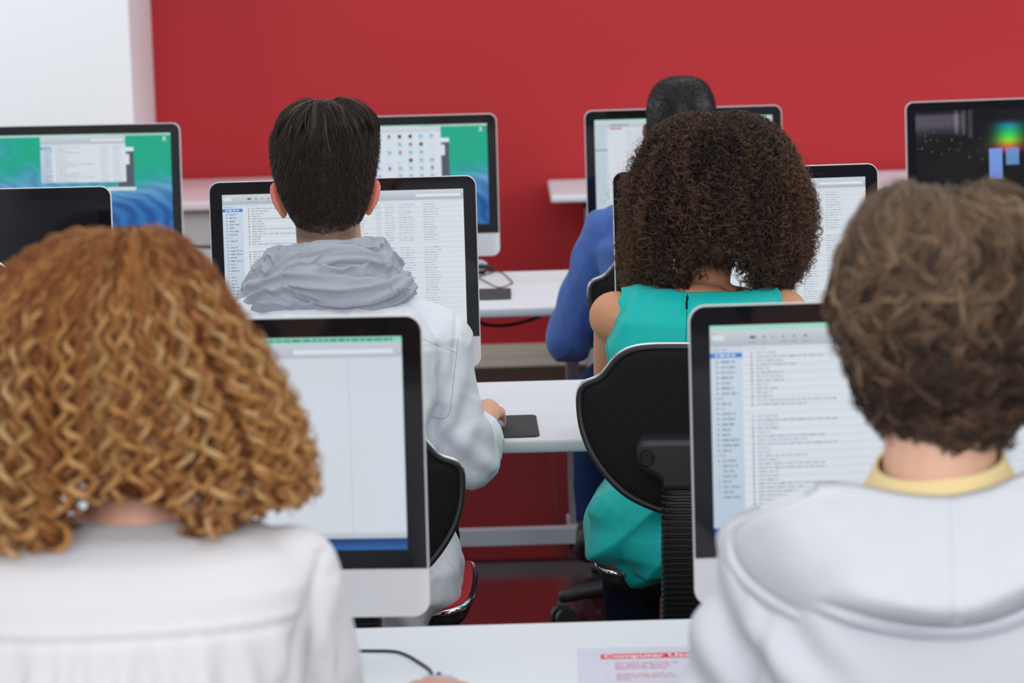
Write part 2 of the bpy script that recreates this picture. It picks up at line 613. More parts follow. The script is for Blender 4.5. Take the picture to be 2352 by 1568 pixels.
def desk(x0, x1, y0, y1, label, legs, ang=0.0, rail=True, name='desk', top_z=DZ, thick=0.026):
    cx, cy = (x0 + x1) / 2, (y0 + y1) / 2
    t = tag(empty(name, (cx, cy, 0), ang), label, 'desk', 'white desks in rows across the classroom')
    w, d = x1 - x0, y1 - y0
    MB().rbox((0, 0, top_z - thick / 2), (w, d, thick), 0.012, 0.006).build('desktop', M['desk'], t)
    for lx in legs:
        l = MB()
        l.rbox((lx - cx, d / 2 - 0.10, (top_z - thick - 0.02) / 2 + 0.01), (0.036, 0.06, top_z - thick - 0.02), 0.006, 0.002)
        l.rbox((lx - cx, -0.02, top_z - thick - 0.018), (0.036, d - 0.14, 0.034), 0.006, 0.002)
        l.rbox((lx - cx, d / 2 - 0.13, 0.022), (0.05, 0.24, 0.03), 0.006, 0.002)
        lo = l.build('leg', M['grey_metal'], t)
        MB().rbox((lx - cx, d / 2 - 0.10, top_z - thick - 0.055), (0.05, 0.075, 0.04), 0.006, 0.003).build('bracket', M['black_plastic'], lo)
    if rail:
        a, b = min(legs) - cx, max(legs) - cx
        MB().rbox(((a + b) / 2, d / 2 - 0.33, 0.045), (b - a, 0.04, 0.046), 0.006, 0.003, axis='y').build('crossbar', M['pale_metal'], t)
    return t


desk(-1.75, 1.75, 3.055, 3.775, 'long white desk with the printed notice, nearest of the rows', (-1.6, 1.6), rail=False)
desk(-2.05, 2.1, 5.195, 5.91, 'long white desk at which the scarfed man and the teal-dressed woman sit', (-1.9, 0.9, 1.95), 0.0, rail=False)
desk(-2.25, 2.45, 7.115, 7.905, 'long white desk with a looped cable on top, under the far row of computers', (-2.1, 0.165, 2.3))
desk(0.155, 3.6, 10.22, 10.90, 'white desk pushed against the red wall, farthest from the viewer', (0.31, 3.4), 0.0, rail=False)

# low grey cupboard against the wall at the left
cb = tag(empty('cupboard', (-1.042, 10.42, 0)), 'low grey cupboard with pinkish white top against the red wall', 'cupboard')
MB().rbox((0, 0, 0.30), (0.56, 0.93, 0.60), 0.004, 0.002).build('carcass', M['grey_panel'], cb)
MB().rbox((0.0, -0.0, 0.755), (0.585, 1.0, 0.03), 0.006, 0.003).build('worktop', M['cab_top'], cb)
MB().rbox((0, -0.44, 0.675), (0.56, 0.03, 0.126), 0.003, 0.002, axis='y').build('drawer_front', M['grey_panel'], cb)
MB().rbox((0, 0.02, 0.67), (0.558, 0.88, 0.138), 0.003, 0.002).build('drawer_box', M['grey_panel'], cb)
MB().rbox((0.285, -0.0, 0.37), (0.012, 0.94, 0.735), 0.003, 0.002, axis='x').build('side_edging', M['wood_edge'], cb)

# ------------------------------------------------------------------ desktop computers
DW, DH = 0.476, 0.268
BODY_W, BODY_TOP, BODY_BOT, BEZ_BOT = 0.528, 0.462, 0.082, 0.1435
SC_TOP = BODY_TOP - 0.026


class UI:
    "what a screen shows: flat coloured areas, one mesh"
    def __init__(s):
        s.v, s.f, s.c = [], [], []
        s.lay = 0

    def rect(s, u0, v0, u1, v1, c0, c1=None, lay=1):
        n = len(s.v)
        y = -0.0024 - lay * 0.00006
        X = lambda u: u - DW / 2
        Zc = lambda v: SC_TOP - v
        s.v += [(X(u0), y, Zc(v0)), (X(u0), y, Zc(v1)), (X(u1), y, Zc(v1)), (X(u1), y, Zc(v0))]
        s.f.append((n, n + 1, n + 2, n + 3))
        a, b = lin(*c0), lin(*(c1 or c0))
        s.c += [a, b, b, a]

    def field(s, u0, v0, u1, v1, nu, nv, fn, lay=0):
        n = len(s.v)
        y = -0.0024 - lay * 0.00006
        for j in range(nv + 1):
            for i in range(nu + 1):
                a, b = i / nu, j / nv
                u, v = u0 + (u1 - u0) * a, v0 + (v1 - v0) * b
                s.v.append((u - DW / 2, y, SC_TOP - v))
                s.c.append(lin(*fn(u / DW, v / DH)))
        for j in range(nv):
            for i in range(nu):
                q = n + j * (nu + 1) + i
                s.f.append((q, q + nu + 1, q + nu + 2, q + 1))

    def words(s, u, v, length, h=0.0022, c=(160, 170, 182), lay=4):
        e = u + length
        while u < e:
            w = min(random.uniform(0.004, 0.012), e - u)
            if w > 0.001:
                k = random.uniform(-14, 14)
                s.rect(u, v, u + w, v + h, tuple(x + k for x in c), lay=lay)
            u += w + 0.0016


def wave(u, v):
    "soft green to blue gradient with streaks"
    p = np.array([[u * 2.2, v * 2.2, 0.0]])
    k = float(fbm(p, 1.2, 5, 3)[0])
    st = math.sin((v * 0.8 - u * 1.5 + 0.35 * k) * 38) * 0.5 + 0.5
    t = min(1, max(0, (v - 0.22 - 0.35 * (u - 0.5) * 0.6 + 0.25 * k) / 0.55))
    g, b, d = np.array([4, 170, 136]), np.array([92, 150, 196]), np.array([24, 92, 160])
    c = g * (1 - t) + b * t if t < 0.5 else None
    if t < 0.5:
        c = g * (1 - 2 * t) + b * 2 * t
    else:
        c = b * (2 - 2 * t) + d * (2 * t - 1)
    c = c + (st - 0.4) * 34 * min(1, t * 1.6)
    return tuple(np.clip(c, 0, 255))


def finder(ui, u0, v0, u1, v1, sidebar=0.040, rows=True, cols=(), lay=1, menubar=False, toolbar_icons=True, gap=0.155, start=0.0):
    "a file window: toolbar, side list, rows of names, date columns"
    ui.rect(u0, v0, u1, v1, (216, 224, 233), lay=lay)
    ui.rect(u0, v0, u1, v0 + 0.020, (208, 216, 224), (178, 188, 198), lay=lay + 1)
    if toolbar_icons:
        for k, w in ((0.050, 0.007), (0.066, 0.003), (0.078, 0.002), (0.090, 0.003), (0.104, 0.003), (0.117, 0.005)):
            ui.rect(u0 + k, v0 + 0.0075, u0 + k + w, v0 + 0.0105, (70, 78, 88) if w > 0.006 else (140, 150, 160), lay=lay + 2)
            if w > 0.002:
                ui.rect(u0 + k - 0.002, v0 + 0.0145, u0 + k + w + 0.002, v0 + 0.0160, (158, 167, 178), lay=lay + 2)
        ui.rect(u0 + 0.003, v0 + 0.006, u0 + 0.018, v0 + 0.012, (224, 230, 236), lay=lay + 2)
        for k, cc in enumerate(((220, 140, 140), (206, 210, 214), (206, 210, 214))):
            ui.rect(u0 + 0.003 + k * 0.006, v0 + 0.0022, u0 + 0.006 + k * 0.006, v0 + 0.0042, cc, lay=lay + 2)
    ui.rect(u1 - 0.094, v0 + 0.0085, u1 - 0.006, v0 + 0.0135, (230, 235, 239), lay=lay + 2)
    top = v0 + 0.0205
    if sidebar:
        ui.rect(u0, top, u0 + sidebar, v1, (206, 219, 234), (188, 204, 222), lay=lay + 1)
        ui.rect(u0, top + 0.0075, u0 + sidebar, top + 0.0135, (76, 142, 216), (60, 122, 204), lay=lay + 2)
        ui.words(u0 + 0.003, top + 0.0030, 0.018, 0.0016, (166, 178, 194), lay + 3)
        ui.rect(u0 + 0.006, top + 0.009, u0 + 0.009, top + 0.012, (214, 228, 246), lay=lay + 3)
        ui.words(u0 + 0.011, top + 0.0092, 0.022, 0.0026, (206, 224, 248), lay + 3)
        v = top + 0.0165
        blocks = ((7, 0), (1, 1), (8, 1), (8, 2))
        for nb, kind in blocks:
            if kind:
                ui.words(u0 + 0.004, v + 0.0012, 0.013, 0.0016, (166, 178, 194), lay + 3)
                v += 0.0062
            for q in range(nb):
                if v > v1 - 0.006:
                    break
                ic = (128, 140, 156)
                if kind == 2:
                    ic = ((224, 96, 96), (238, 170, 110), (232, 220, 120), (150, 206, 130), (130, 160, 222), (196, 130, 196), (170, 178, 188), (190, 200, 212))[q]
                ui.rect(u0 + 0.007, v + 0.0010, u0 + 0.0095, v + 0.0034, ic, lay=lay + 3)
                ui.words(u0 + 0.013, v + 0.0012, random.uniform(0.010, 0.023), 0.0022, (136, 148, 166), lay + 3)
                v += 0.0066
    # rows
    a = u0 + sidebar
    v = top + 0.002
    k = 0
    ui.words(a + 0.004, v, 0.026, 0.0015, (186, 194, 204), lay + 2)
    v += 0.0050
    first = True
    while v < v1 - 0.004:
        if k % 2 == 0:
            ui.rect(a, v - 0.0012, u1 - 0.002, v + 0.0038, (222, 229, 237), lay=lay + 1)
        in_gap = abs((v - v0) - gap) < 0.0052
        if rows and not in_gap:
            ic = random.choice(((92, 100, 112), (150, 162, 176), (178, 96, 110), (120, 130, 145))) if (v - v0) > 0.04 else (130, 142, 158)
            ui.rect(a + 0.0105, v + 0.0002, a + 0.0128, v + 0.0026, ic, lay=lay + 2)
            L = random.choice((0.016, 0.02, 0.026, 0.034, 0.05, 0.062, 0.085, 0.10))
            ui.words(a + 0.0170, v + 0.0003, L, 0.0017, (160, 170, 182), lay + 2)
        if not in_gap:
            for c0, c1, side in cols:
                q0, q1 = u0 + c0, u0 + c1
                w = (q1 - q0) * random.uniform(0.62, 1.0)
                if side == 'r':
                    ui.words(q1 - w, v + 0.0003, w, 0.0017, (182, 192, 202), lay + 2)
                else:
                    ui.words(q0, v + 0.0003, w, 0.0017, (182, 192, 202), lay + 2)
        v += 0.0050
        k += 1
    ui.rect(u1 - 0.0022, top, u1, v1, (228, 233, 239), lay=lay + 2)


DATES = ((0.256, 0.287, 'l'), (0.300, 0.313, 'r'), (0.320, 0.341, 'l'), (0.348, 0.381, 'l'), (0.396, 0.430, 'l'))


def ui_files(menubar):
    ui = UI()
    ui.rect(0, 0, DW, DH, (30, 70, 120), (26, 74, 132), lay=0)
    v = 0.0
    if menubar:
        ui.rect(0, 0, DW, 0.0065, (170, 222, 208), lay=1)
        v = 0.0065
    finder(ui, 0, v, DW, DH - (0.013 if menubar else 0.0), cols=DATES, gap=0.1 if menubar else 0.105)
    if menubar:
        ui.rect(0, DH - 0.013, DW, DH, (26, 66, 124), (34, 92, 160), lay=5)
    return ui


def ui_blank():
    ui = UI()
    ui.rect(0, 0, DW, DH, (212, 221, 230), lay=0)
    ui.rect(0, 0, DW, 0.0075, (150, 216, 198), lay=1)
    ui.words(0.255, 0.0022, 0.21, 0.003, (70, 140, 124), 2)
    ui.rect(0, 0.0075, DW, 0.026, (204, 210, 222), (186, 194, 206), lay=1)
    ui.rect(0.34, 0.0155, 0.465, 0.021, (226, 232, 238), lay=2)
    for u in (0.12, 0.215, 0.312, 0.408):
        ui.rect(u, 0.027, u + 0.0012, 0.245, (196, 206, 216), lay=2)
    ui.rect(0, 0.246, DW, 0.2535, (196, 205, 216), (184, 194, 206), lay=2)
    ui.rect(0, 0.2535, DW, DH, (30, 52, 104), (44, 104, 172), lay=3)
    return ui


def palette_windows(ui):
    ui.rect(0.350, 0.036, 0.374, 0.047, (228, 234, 239), lay=9)
    ui.rect(0.330, 0.047, 0.374, 0.142, (78, 88, 104), lay=8)
    ui.rect(0.352, 0.047, 0.361, 0.0545, (40, 128, 206), lay=10)
    ui.rect(0.352, 0.0545, 0.362, 0.082, (222, 229, 236), lay=10)
    ui.rect(0.300, 0.142, 0.378, 0.151, (218, 226, 234), lay=8)
    ui.rect(0.456, 0.010, 0.462, 0.016, (226, 236, 236), lay=3)
    ui.rect(0.453, 0.018, 0.465, 0.0205, (190, 220, 216), lay=3)
    # row of small icons along the foot of the screen
    ui.rect(0.10, 0.2590, 0.415, 0.2670, (150, 190, 222), (120, 170, 212), lay=3)
    for k in range(26):
        q = random.choice(((214, 222, 230), (232, 236, 240), (120, 170, 220), (226, 206, 180), (190, 200, 212)))
        ui.rect(0.106 + k * 0.0118, 0.2560, 0.114 + k * 0.0118, 0.2636, q, lay=4)


def ui_desktop(icons):
    ui = UI()
    ui.field(0, 0, DW, DH, 72, 46, wave, 0)
    ui.rect(0, 0, DW, 0.0055, (184, 222, 212), lay=1)
    ui.words(0.30, 0.0018, 0.16, 0.0022, (130, 180, 168), 2)
    palette_windows(ui)
    if icons:
        ui.rect(0.125, 0.0055, 0.352, 0.150, (218, 226, 235), lay=11)
        ui.rect(0.125, 0.0055, 0.352, 0.018, (214, 222, 228), (196, 205, 214), lay=12)
        ui.rect(0.125, 0.0055, 0.165, 0.150, (206, 218, 232), lay=12)
        for r in range(6):
            for c in range(6):
                u, v = 0.180 + c * 0.0285, 0.026 + r * 0.0212
                q = random.random()
                if q < 0.62:
                    ui.rect(u, v, u + 0.0105, v + 0.0075, (116, 178, 224), (140, 192, 230), lay=13)
                    ui.rect(u, v - 0.0012, u + 0.0045, v, (116, 178, 224), lay=13)
                elif q < 0.80:
                    ui.rect(u + 0.0015, v - 0.001, u + 0.009, v + 0.008, (120, 124, 130), lay=13)
                elif q < 0.9:
                    ui.rect(u + 0.0005, v - 0.001, u + 0.0095, v + 0.008, (40, 44, 48), lay=13)
                ui.words(u - 0.002, v + 0.0105, 0.014, 0.0016, (176, 184, 194), 13)
    else:
        finder(ui, 0.118, 0.0055, 0.352, 0.128, sidebar=0.032, rows=True, lay=11, toolbar_icons=False, cols=((0.165, 0.19, 'l'), (0.2, 0.225, 'l')), gap=9)
    return ui


def ui_page():
    ui = UI()
    ui.rect(0, 0, DW, DH, (208, 219, 226), lay=0)
    ui.rect(0, 0, DW, 0.0045, (170, 222, 204), lay=1)
    ui.rect(0, 0.0045, DW, 0.021, (206, 220, 226), (186, 200, 208), lay=1)
    ui.words(0.044, 0.0135, 0.05, 0.003, (120, 132, 140), 2)
    ui.rect(0, 0.022, 0.034, DH, (198, 214, 224), lay=2)
    ui.rect(0, 0.079, 0.034, 0.082, (112, 146, 160), lay=3)
    ui.rect(0.036, 0.022, 0.44, DH, (219, 225, 232), lay=2)
    ui.rect(0.040, 0.0225, 0.072, 0.026, (206, 96, 112), lay=3)
    for k in range(30):
        ui.words(0.003, 0.027 + k * 0.0078, 0.026, 0.0024, (172, 190, 202), 3)
        ui.words(0.082, 0.030 + k * 0.0078, random.uniform(0.1, 0.3), 0.0022, (190, 199, 208), 3)
    return ui


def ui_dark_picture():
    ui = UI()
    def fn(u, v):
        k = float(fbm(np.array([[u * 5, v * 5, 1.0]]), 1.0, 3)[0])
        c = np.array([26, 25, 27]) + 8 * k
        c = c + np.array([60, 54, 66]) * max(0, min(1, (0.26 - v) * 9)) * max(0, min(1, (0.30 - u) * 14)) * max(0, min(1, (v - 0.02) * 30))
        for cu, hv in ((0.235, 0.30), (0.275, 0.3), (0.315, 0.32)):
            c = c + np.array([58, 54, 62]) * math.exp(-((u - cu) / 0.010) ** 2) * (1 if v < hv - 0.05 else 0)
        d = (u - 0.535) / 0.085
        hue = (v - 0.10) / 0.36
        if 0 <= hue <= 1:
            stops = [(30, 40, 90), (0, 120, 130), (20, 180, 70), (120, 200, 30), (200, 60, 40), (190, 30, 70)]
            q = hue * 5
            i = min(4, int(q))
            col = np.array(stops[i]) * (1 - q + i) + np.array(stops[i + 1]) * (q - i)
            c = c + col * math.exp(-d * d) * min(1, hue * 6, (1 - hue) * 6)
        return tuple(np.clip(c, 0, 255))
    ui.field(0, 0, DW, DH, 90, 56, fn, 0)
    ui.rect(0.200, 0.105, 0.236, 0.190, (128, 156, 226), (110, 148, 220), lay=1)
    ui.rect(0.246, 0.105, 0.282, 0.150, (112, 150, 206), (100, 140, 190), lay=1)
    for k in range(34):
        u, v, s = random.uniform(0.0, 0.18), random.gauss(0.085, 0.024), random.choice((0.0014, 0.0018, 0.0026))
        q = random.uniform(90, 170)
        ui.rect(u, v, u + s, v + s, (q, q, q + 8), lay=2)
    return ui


def ui_off():
    ui = UI()
    ui.rect(0, 0, DW, DH, (16, 16, 21), lay=0)
    return ui


def computer(cx, Y, label, ui, yaw=0.0, tilt=0.045, dz=0.0, ox=0.0):
    t = tag(empty('desktop_computer', (cx, Y, DZ), yaw), label, 'computer', 'all-in-one computers on the desks')
    # silver housing with a bulged back; its chin shows below the glass
    mb = MB()
    zc, hh = (BODY_TOP + BODY_BOT) / 2, BODY_TOP - BODY_BOT
    rings = []
    for sx, sz, y, r in ((0.992, 0.99, -0.0005, 0.020), (1, 1, 0.0010, 0.021), (1, 1, 0.0045, 0.021), (0.985, 0.98, 0.0065, 0.021), (0.90, 0.88, 0.013, 0.03), (0.74, 0.72, 0.024, 0.05), (0.5, 0.5, 0.035, 0.06), (0.22, 0.24, 0.0405, 0.04)):
        q = rrect(BODY_W * sx, hh * sz, r, 8)
        rings.append(np.stack([q[:, 0], np.full(len(q), y), q[:, 1] + zc], 1))
    mb.loft(rings)
    h = mb.build('housing', M['alu'], t, sharp=50)
    h.rotation_euler = (-tilt, 0, 0)
    # black glass: round top corners, straight bottom
    gh = BODY_TOP - BEZ_BOT
    q = rrect(BODY_W - 0.0032, gh - 0.0016, 0.0195, 8)
    q[:, 1] += (BODY_TOP - 0.0016 + BEZ_BOT) / 2
    low = q[:, 1] < BEZ_BOT + 0.0195
    q[low, 0] = np.sign(q[low, 0]) * (BODY_W - 0.0032) / 2
    q[low & (q[:, 1] < BEZ_BOT + 0.01), 1] = BEZ_BOT
    MB().prism(q, -0.0022, -0.0004, 0.0004, axis='y').build('glass_bezel', M['bezel'], h, sharp=20)
    d = finish('display', ui.v, ui.f, M['screen'], None, h, smooth=False, colors=np.array(ui.c))
    MB().tube([(0, -0.0026, BODY_TOP - 0.013), (0, -0.0020, BODY_TOP - 0.013)], 0.0022, 10).build('webcam', M['black_dark'], h)
    # bent plate stand
    st = MB()
    prof = [(0.175 - 0.055, 0.0), (-0.02 - 0.035, 0.0), (-0.02 - 0.035, 0.004), (0.085, 0.005), (0.094, 0.012), (0.070, 0.12), (0.040, 0.25), (0.036, 0.25), (0.040, 0.24), (0.078, 0.11), (0.106, 0.010), (0.12, 0.004)]
    P = np.array([[(x, y + 0.02, z) for (y, z) in prof] for x in (-0.092, -0.090, 0.090, 0.092)])
    st.loft(P)
    st.build('stand', M['alu'], t, sharp=25)
    return t


def comp_at(px_l, px_r, py, Y, yaw=0.0, **k):
    "centre from the two side edges the photograph shows"
    if px_l is not None and px_r is not None:
        return (at(px_l, py, Y)[0] + at(px_r, py, Y)[0]) / 2
    if px_l is not None:
        return at(px_l, py, Y)[0] + BODY_W / 2 * math.cos(yaw)
    return at(px_r, py, Y)[0] - BODY_W / 2 * math.cos(yaw)


R = math.radians
computer(comp_at(None, 979, 1050, 3.52), 3.50, 'computer showing a nearly blank window before the ginger-haired woman', ui_blank(), R(-4))
computer(comp_at(1586, None, 980, 3.52), 3.50, 'computer showing a file list before the boy in a pale hoodie', ui_files(True), R(1))
computer(comp_at(None, 259, 480, 5.6), 5.58, 'switched-off computer with an all-black screen behind the ginger curls', ui_off(), R(-4))
computer(comp_at(487, 1096, 580, 5.6), 5.58, 'computer with a file list facing the man in a grey scarf', ui_files(False), R(-0.5))
computer(comp_at(1411, 2020, 530, 5.6), 5.58, 'computer with a file list facing the woman in a teal dress', ui_files(False), R(3.5))
computer(comp_at(None, 422, 420, 7.6), 7.58, 'computer with a list window on green and blue wallpaper beside the white pillar', ui_desktop(False), R(-8))
computer(comp_at(None, 1144, 420, 7.6), 7.58, 'computer with folder icons on green and blue wallpaper behind the man in a scarf', ui_desktop(True), R(-2))
computer(comp_at(1342, 1801, 360, 7.6), 7.58, 'computer with an open document facing the man in a blue top', ui_page(), R(2))
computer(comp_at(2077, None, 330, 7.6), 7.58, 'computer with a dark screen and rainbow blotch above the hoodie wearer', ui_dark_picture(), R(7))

# ------------------------------------------------------------------ office chairs
BACK_L = [(1605, 1192), (1560, 1188), (1522, 1178), (1490, 1168), (1440, 1147), (1400, 1115), (1370, 1080), (1345, 1040), (1332, 1005), (1325, 975), (1322, 938), (1324, 913), (1330, 898), (1342, 888), (1358, 882), (1370, 877), (1383, 867), (1397, 850), (1412, 830), (1430, 815), (1455, 803), (1490, 797), (1540, 796), (1605, 797)]


def smooth_poly(p, n=3):
    p = np.asarray(p, float)
    for _ in range(n):
        q = np.empty((len(p) * 2 - 2 + 2, p.shape[1]))
        a, b = p[:-1], p[1:]
        mid = np.empty((2 * len(a), p.shape[1]))
        mid[0::2] = a * 0.75 + b * 0.25
        mid[1::2] = a * 0.25 + b * 0.75
        p = np.vstack([p[:1], mid, p[-1:]])
    return p


def chair(loc, yaw, label, lift=0.0, seat_w=0.40, seat_lift=None, seat_fwd=0.0, star=18):
    "swivel chair; the person sits facing +Y; lift raises seat and back"
    t = tag(empty('office_chair', loc, yaw), label, 'chair', 'black and red office chairs at the computers')
    L = smooth_poly(BACK_L, 2)
    half = np.stack([(L[:, 0] - 1605) / 1452, 0.862 + (987 - L[:, 1]) / 1452 + lift], 1)
    right = half[::-1].copy()
    right[:, 0] *= -1
    out = np.vstack([half, right[1:-1]])                     # closed outline, bottom -> left -> top -> right
    zc = 0.862 + lift
    by = -0.245

    def ysurf(x, z):
        return by + 0.85 * x * x + 0.10 * (z - zc) - 0.55 * (z - zc) ** 2

    mb = MB()
    n = len(out)
    scal = [0.0, 0.25, 0.45, 0.62, 0.76, 0.87, 0.94, 0.975, 0.993]
    rings = []
    for s in scal:
        q = out * s + np.array([0, zc]) * (1 - s)
        pill = 0.011 * (1 - max(0, (s - 0.8) / 0.2) ** 3)
        rings.append(np.stack([q[:, 0], ysurf(q[:, 0], q[:, 1]) - pill, q[:, 1]], 1))
    q = out
    rings.append(np.stack([q[:, 0], ysurf(q[:, 0], q[:, 1]), q[:, 1]], 1))
    for s in scal[::-1]:
        q = out * s + np.array([0, zc]) * (1 - s)
        pill = 0.009 * (1 - max(0, (s - 0.8) / 0.2) ** 3)
        rings.append(np.stack([q[:, 0], ysurf(q[:, 0], q[:, 1]) + pill, q[:, 1]], 1))
    mb.loft(rings, caps=False)
    b = mb.build('backrest', M['mesh_black'], t, sharp=80)
    # trims around the rim
    edge = np.stack([out[:, 0], ysurf(out[:, 0], out[:, 1]), out[:, 1]], 1)
    MB().tube(edge * np.array([1.003, 1, 1]), 0.0062, 8, closed=True).build('edge_binding', M['black_plastic'], b)
    top = [i for i in range(n) if out[i, 1] > zc + 0.02]
    arc = edge[top] + np.array([0, 0.002, 0.0045])
    arc[:, 0] *= 1.018
    MB().tube(arc, 0.0036, 8).build('chrome_trim', M['chrome'], b)
    # pod on the back with its two knob recesses
    pod = MB()
    yb = by - 0.016
    o = [(-0.098, 0.020), (-0.092, 0.031), (-0.080, 0.034), (0.080, 0.034), (0.092, 0.031), (0.098, 0.020), (0.098, 0.0), (0.090, -0.018), (0.074, -0.026), (0.062, -0.034), (0.056, -0.052), (-0.056, -0.052), (-0.062, -0.034), (-0.074, -0.026), (-0.090, -0.018), (-0.098, 0.0)]
    oz = np.array(o) + np.array([0, 0.822 + lift])
    pod.prism(oz, yb - 0.050, yb + 0.03, 0.008, axis='y')
    p = pod.build('back_bracket', M['black_plastic'], t, sharp=40)
    for sx in (-1, 1):
        c = np.array([sx * 0.082, yb - 0.0505, 0.827 + lift])
        an = np.linspace(0, 2 * math.pi, 20, endpoint=False)
        k = MB()
        k.tube(np.stack([c[0] + 0.011 * np.cos(an), np.full(20, c[1]), c[2] + 0.013 * np.sin(an)], 1), 0.0022, 8, closed=True)
        k.tube([c + np.array([0, 0.004, 0]), c + np.array([0, -0.001, 0])], 0.0085, 14)
        k.build('adjuster', M['black_dark'], p)
    # ribbed sleeve over the back arm
    bl = MB()
    rings = []
    nr = 28
    z1, z0 = 0.775 + lift, 0.50 + lift
    for i in range(nr * 4 + 1):
        f = i / (nr * 4)
        z = z1 + (z0 - z1) * f
        ph = i % 4
        g = (0.0, 1.0, 1.0, 0.0)[ph]
        y = yb - 0.012 - 0.012 * math.sin(f * math.pi) + 0.05 * f * f
        q = rrect(0.110 + 0.011 * g + 0.012 * f, 0.056 + 0.011 * g + 0.02 * f, 0.016, 4)
        rings.append(np.stack([q[:, 0], q[:, 1] + y, np.full(len(q), z) + (0.0012 if ph in (1,) else 0)], 1))
    bl.loft(rings)
    bl.build('ribbed_sleeve', M['black_plastic'], t, sharp=25)
    # seat
    zs = 0.535 + (lift if seat_lift is None else seat_lift)
    w, d = seat_w, 0.44
    seat_o = [(-w * 0.30, -0.165), (-w * 0.40, -0.195), (-w * 0.47, -0.17), (-w * 0.5, -0.10), (-w * 0.5, 0.08), (-w * 0.47, 0.19), (-w * 0.36, 0.235), (0, 0.25)]
    so = smooth_poly([(0, -0.135), (-w * 0.16, -0.14)] + seat_o, 2)
    so = np.vstack([so, (so[::-1] * np.array([-1, 1]))[1:-1]])[::-1]
    off = np.array([0, seat_fwd])

    def sz(x, y):
        return zs + 0.018 * (np.abs(x) / (w / 2)) ** 2 - 0.9 * np.clip(y - 0.14, 0, 1) ** 2 * 2

    rings = []
    for s in (0.02, 0.3, 0.55, 0.75, 0.88, 0.95, 0.985):
        q = so * s
        rings.append(np.stack([q[:, 0], q[:, 1], sz(q[:, 0], q[:, 1]) + 0.008 * (1 - s ** 6)], 1))
    q = so * 0.985
    rings.append(np.stack([q[:, 0], q[:, 1], sz(q[:, 0], q[:, 1]) - 0.02], 1))
    rings = [r_ + np.array([0, seat_fwd, 0]) for r_ in rings]
    MB().loft(rings).build('seat_cushion', M['seat_red'], t, sharp=50)
    rings = []
    for s, dzz in ((0.99, -0.008), (1.0, -0.022), (0.96, -0.036), (0.75, -0.055), (0.4, -0.062), (0.05, -0.064)):
        q = so * s
        rings.append(np.stack([q[:, 0], q[:, 1], sz(q[:, 0], q[:, 1]) + dzz], 1))
    rings = [r_ + np.array([0, seat_fwd, 0]) for r_ in rings]
    MB().loft(rings).build('seat_shell', M['black_plastic'], t, sharp=60)
    q = so * 1.004
    MB().tube(np.stack([q[:, 0], q[:, 1] + seat_fwd, sz(q[:, 0], q[:, 1]) - 0.006], 1), 0.0065, 10, closed=True).build('chrome_rim', M['chrome'], t)
    # back arm under the seat, gas column, five-star base on castors
    MB().tube(smooth_poly([(0, -0.235, 0.56 + lift), (0, -0.235, 0.49 + lift), (0, -0.19, 0.455 + lift), (0, 0, 0.455 + lift)], 2), 0.024, 10).build('back_arm', M['black_plastic'], t)
    MB().rbox((0, 0, 0.452 + lift), (0.16, 0.20, 0.045), 0.02, 0.008).build('mechanism', M['black_plastic'], t)
    cmb = MB()
    cmb.tube([(0, 0, 0.10), (0, 0, 0.28)], 0.027, 16)
    cmb.tube([(0, 0, 0.27), (0, 0, 0.445 + lift)], 0.015, 16)
    cmb.build('gas_column', M['black_plastic'], t)
    MB().tube([(0, 0, 0.075), (0, 0, 0.125)], 0.045, 20).build('hub', M['black_plastic'], t)
    for k in range(5):
        a = math.radians(72 * k + star)
        dx, dy = math.cos(a), math.sin(a)
        l = MB()
        l.cap((0.03 * dx, 0.03 * dy, 0.105), (0.27 * dx, 0.27 * dy, 0.078), 0.024, 0.017)
        lo = l.build('leg', M['black_plastic'], t)
        c = MB()
        e = np.array([0.275 * dx, 0.275 * dy, 0.0])
        px_, py_ = -dy, dx
        for sgn in (-1, 1):
            o_ = e + np.array([px_, py_, 0]) * 0.017 * sgn
            c.tube([o_ + np.array([px_, py_, 0]) * -0.008 + np.array([0, 0, 0.0265]), o_ + np.array([px_, py_, 0]) * 0.008 + np.array([0, 0, 0.0265])], 0.0262, 18)
        c.rbox((e[0], e[1], 0.05), (0.03, 0.03, 0.03), 0.01, 0.004)
        c.build('castor', M['black_plastic'], lo)
    return t


cxw = at(1607, 980, 4.5)[0]
chair((cxw + 0.0257, 4.76, 0), R(-6), 'black mesh chair of the woman in the teal dress', 0.0, 0.39, 0.032, 0.17)
cxm = at(783, 1150, 4.5)[0]
chair((cxm + 0.004, 4.72, 0), R(-1), 'black mesh chair under the man in the pale shirt', -0.112, 0.395, -0.012, 0.16)
cxb = at(1536, 760, 6.55)[0]
chair((cxb, 6.80, 0), R(4), 'black mesh chair of the man in the blue top', -0.075, 0.42, -0.06, 0.10, 52)
cxh = at(2180, 1568, 2.55)[0]
chair((cxh, 2.76, 0), 0.0, 'black mesh chair behind the pale hoodie at the bottom edge', -0.055, 0.42)
cxg = at(300, 1568, 2.55)[0]
chair((cxg, 2.76, 0), 0.0, 'black mesh chair under the ginger-haired woman', -0.135, 0.42)
cxe = at(-115, 600, 5.0)[0]
chair((cxe, 5.00, 0), 0.0, 'empty black chair before the switched-off computer', 0.15, 0.42)

# ------------------------------------------------------------------ small things on the desks
def flat_pad(cx, cy, w, d, rot, label, z=DZ):
    o = MB().prism(rrect(w, d, 0.014), 0, 0.004, 0.001).build('mouse_pad', M['pad'], base=(cx, cy, z))
    # build() shifted the mesh by its base: shift it back so that it is centred on its origin
    for v in o.data.vertices:
        v.co += Vector((cx, cy, z))
    o.rotation_euler = (0, 0, rot)
    return tag(o, label, 'mouse pad', 'dark mouse pads')


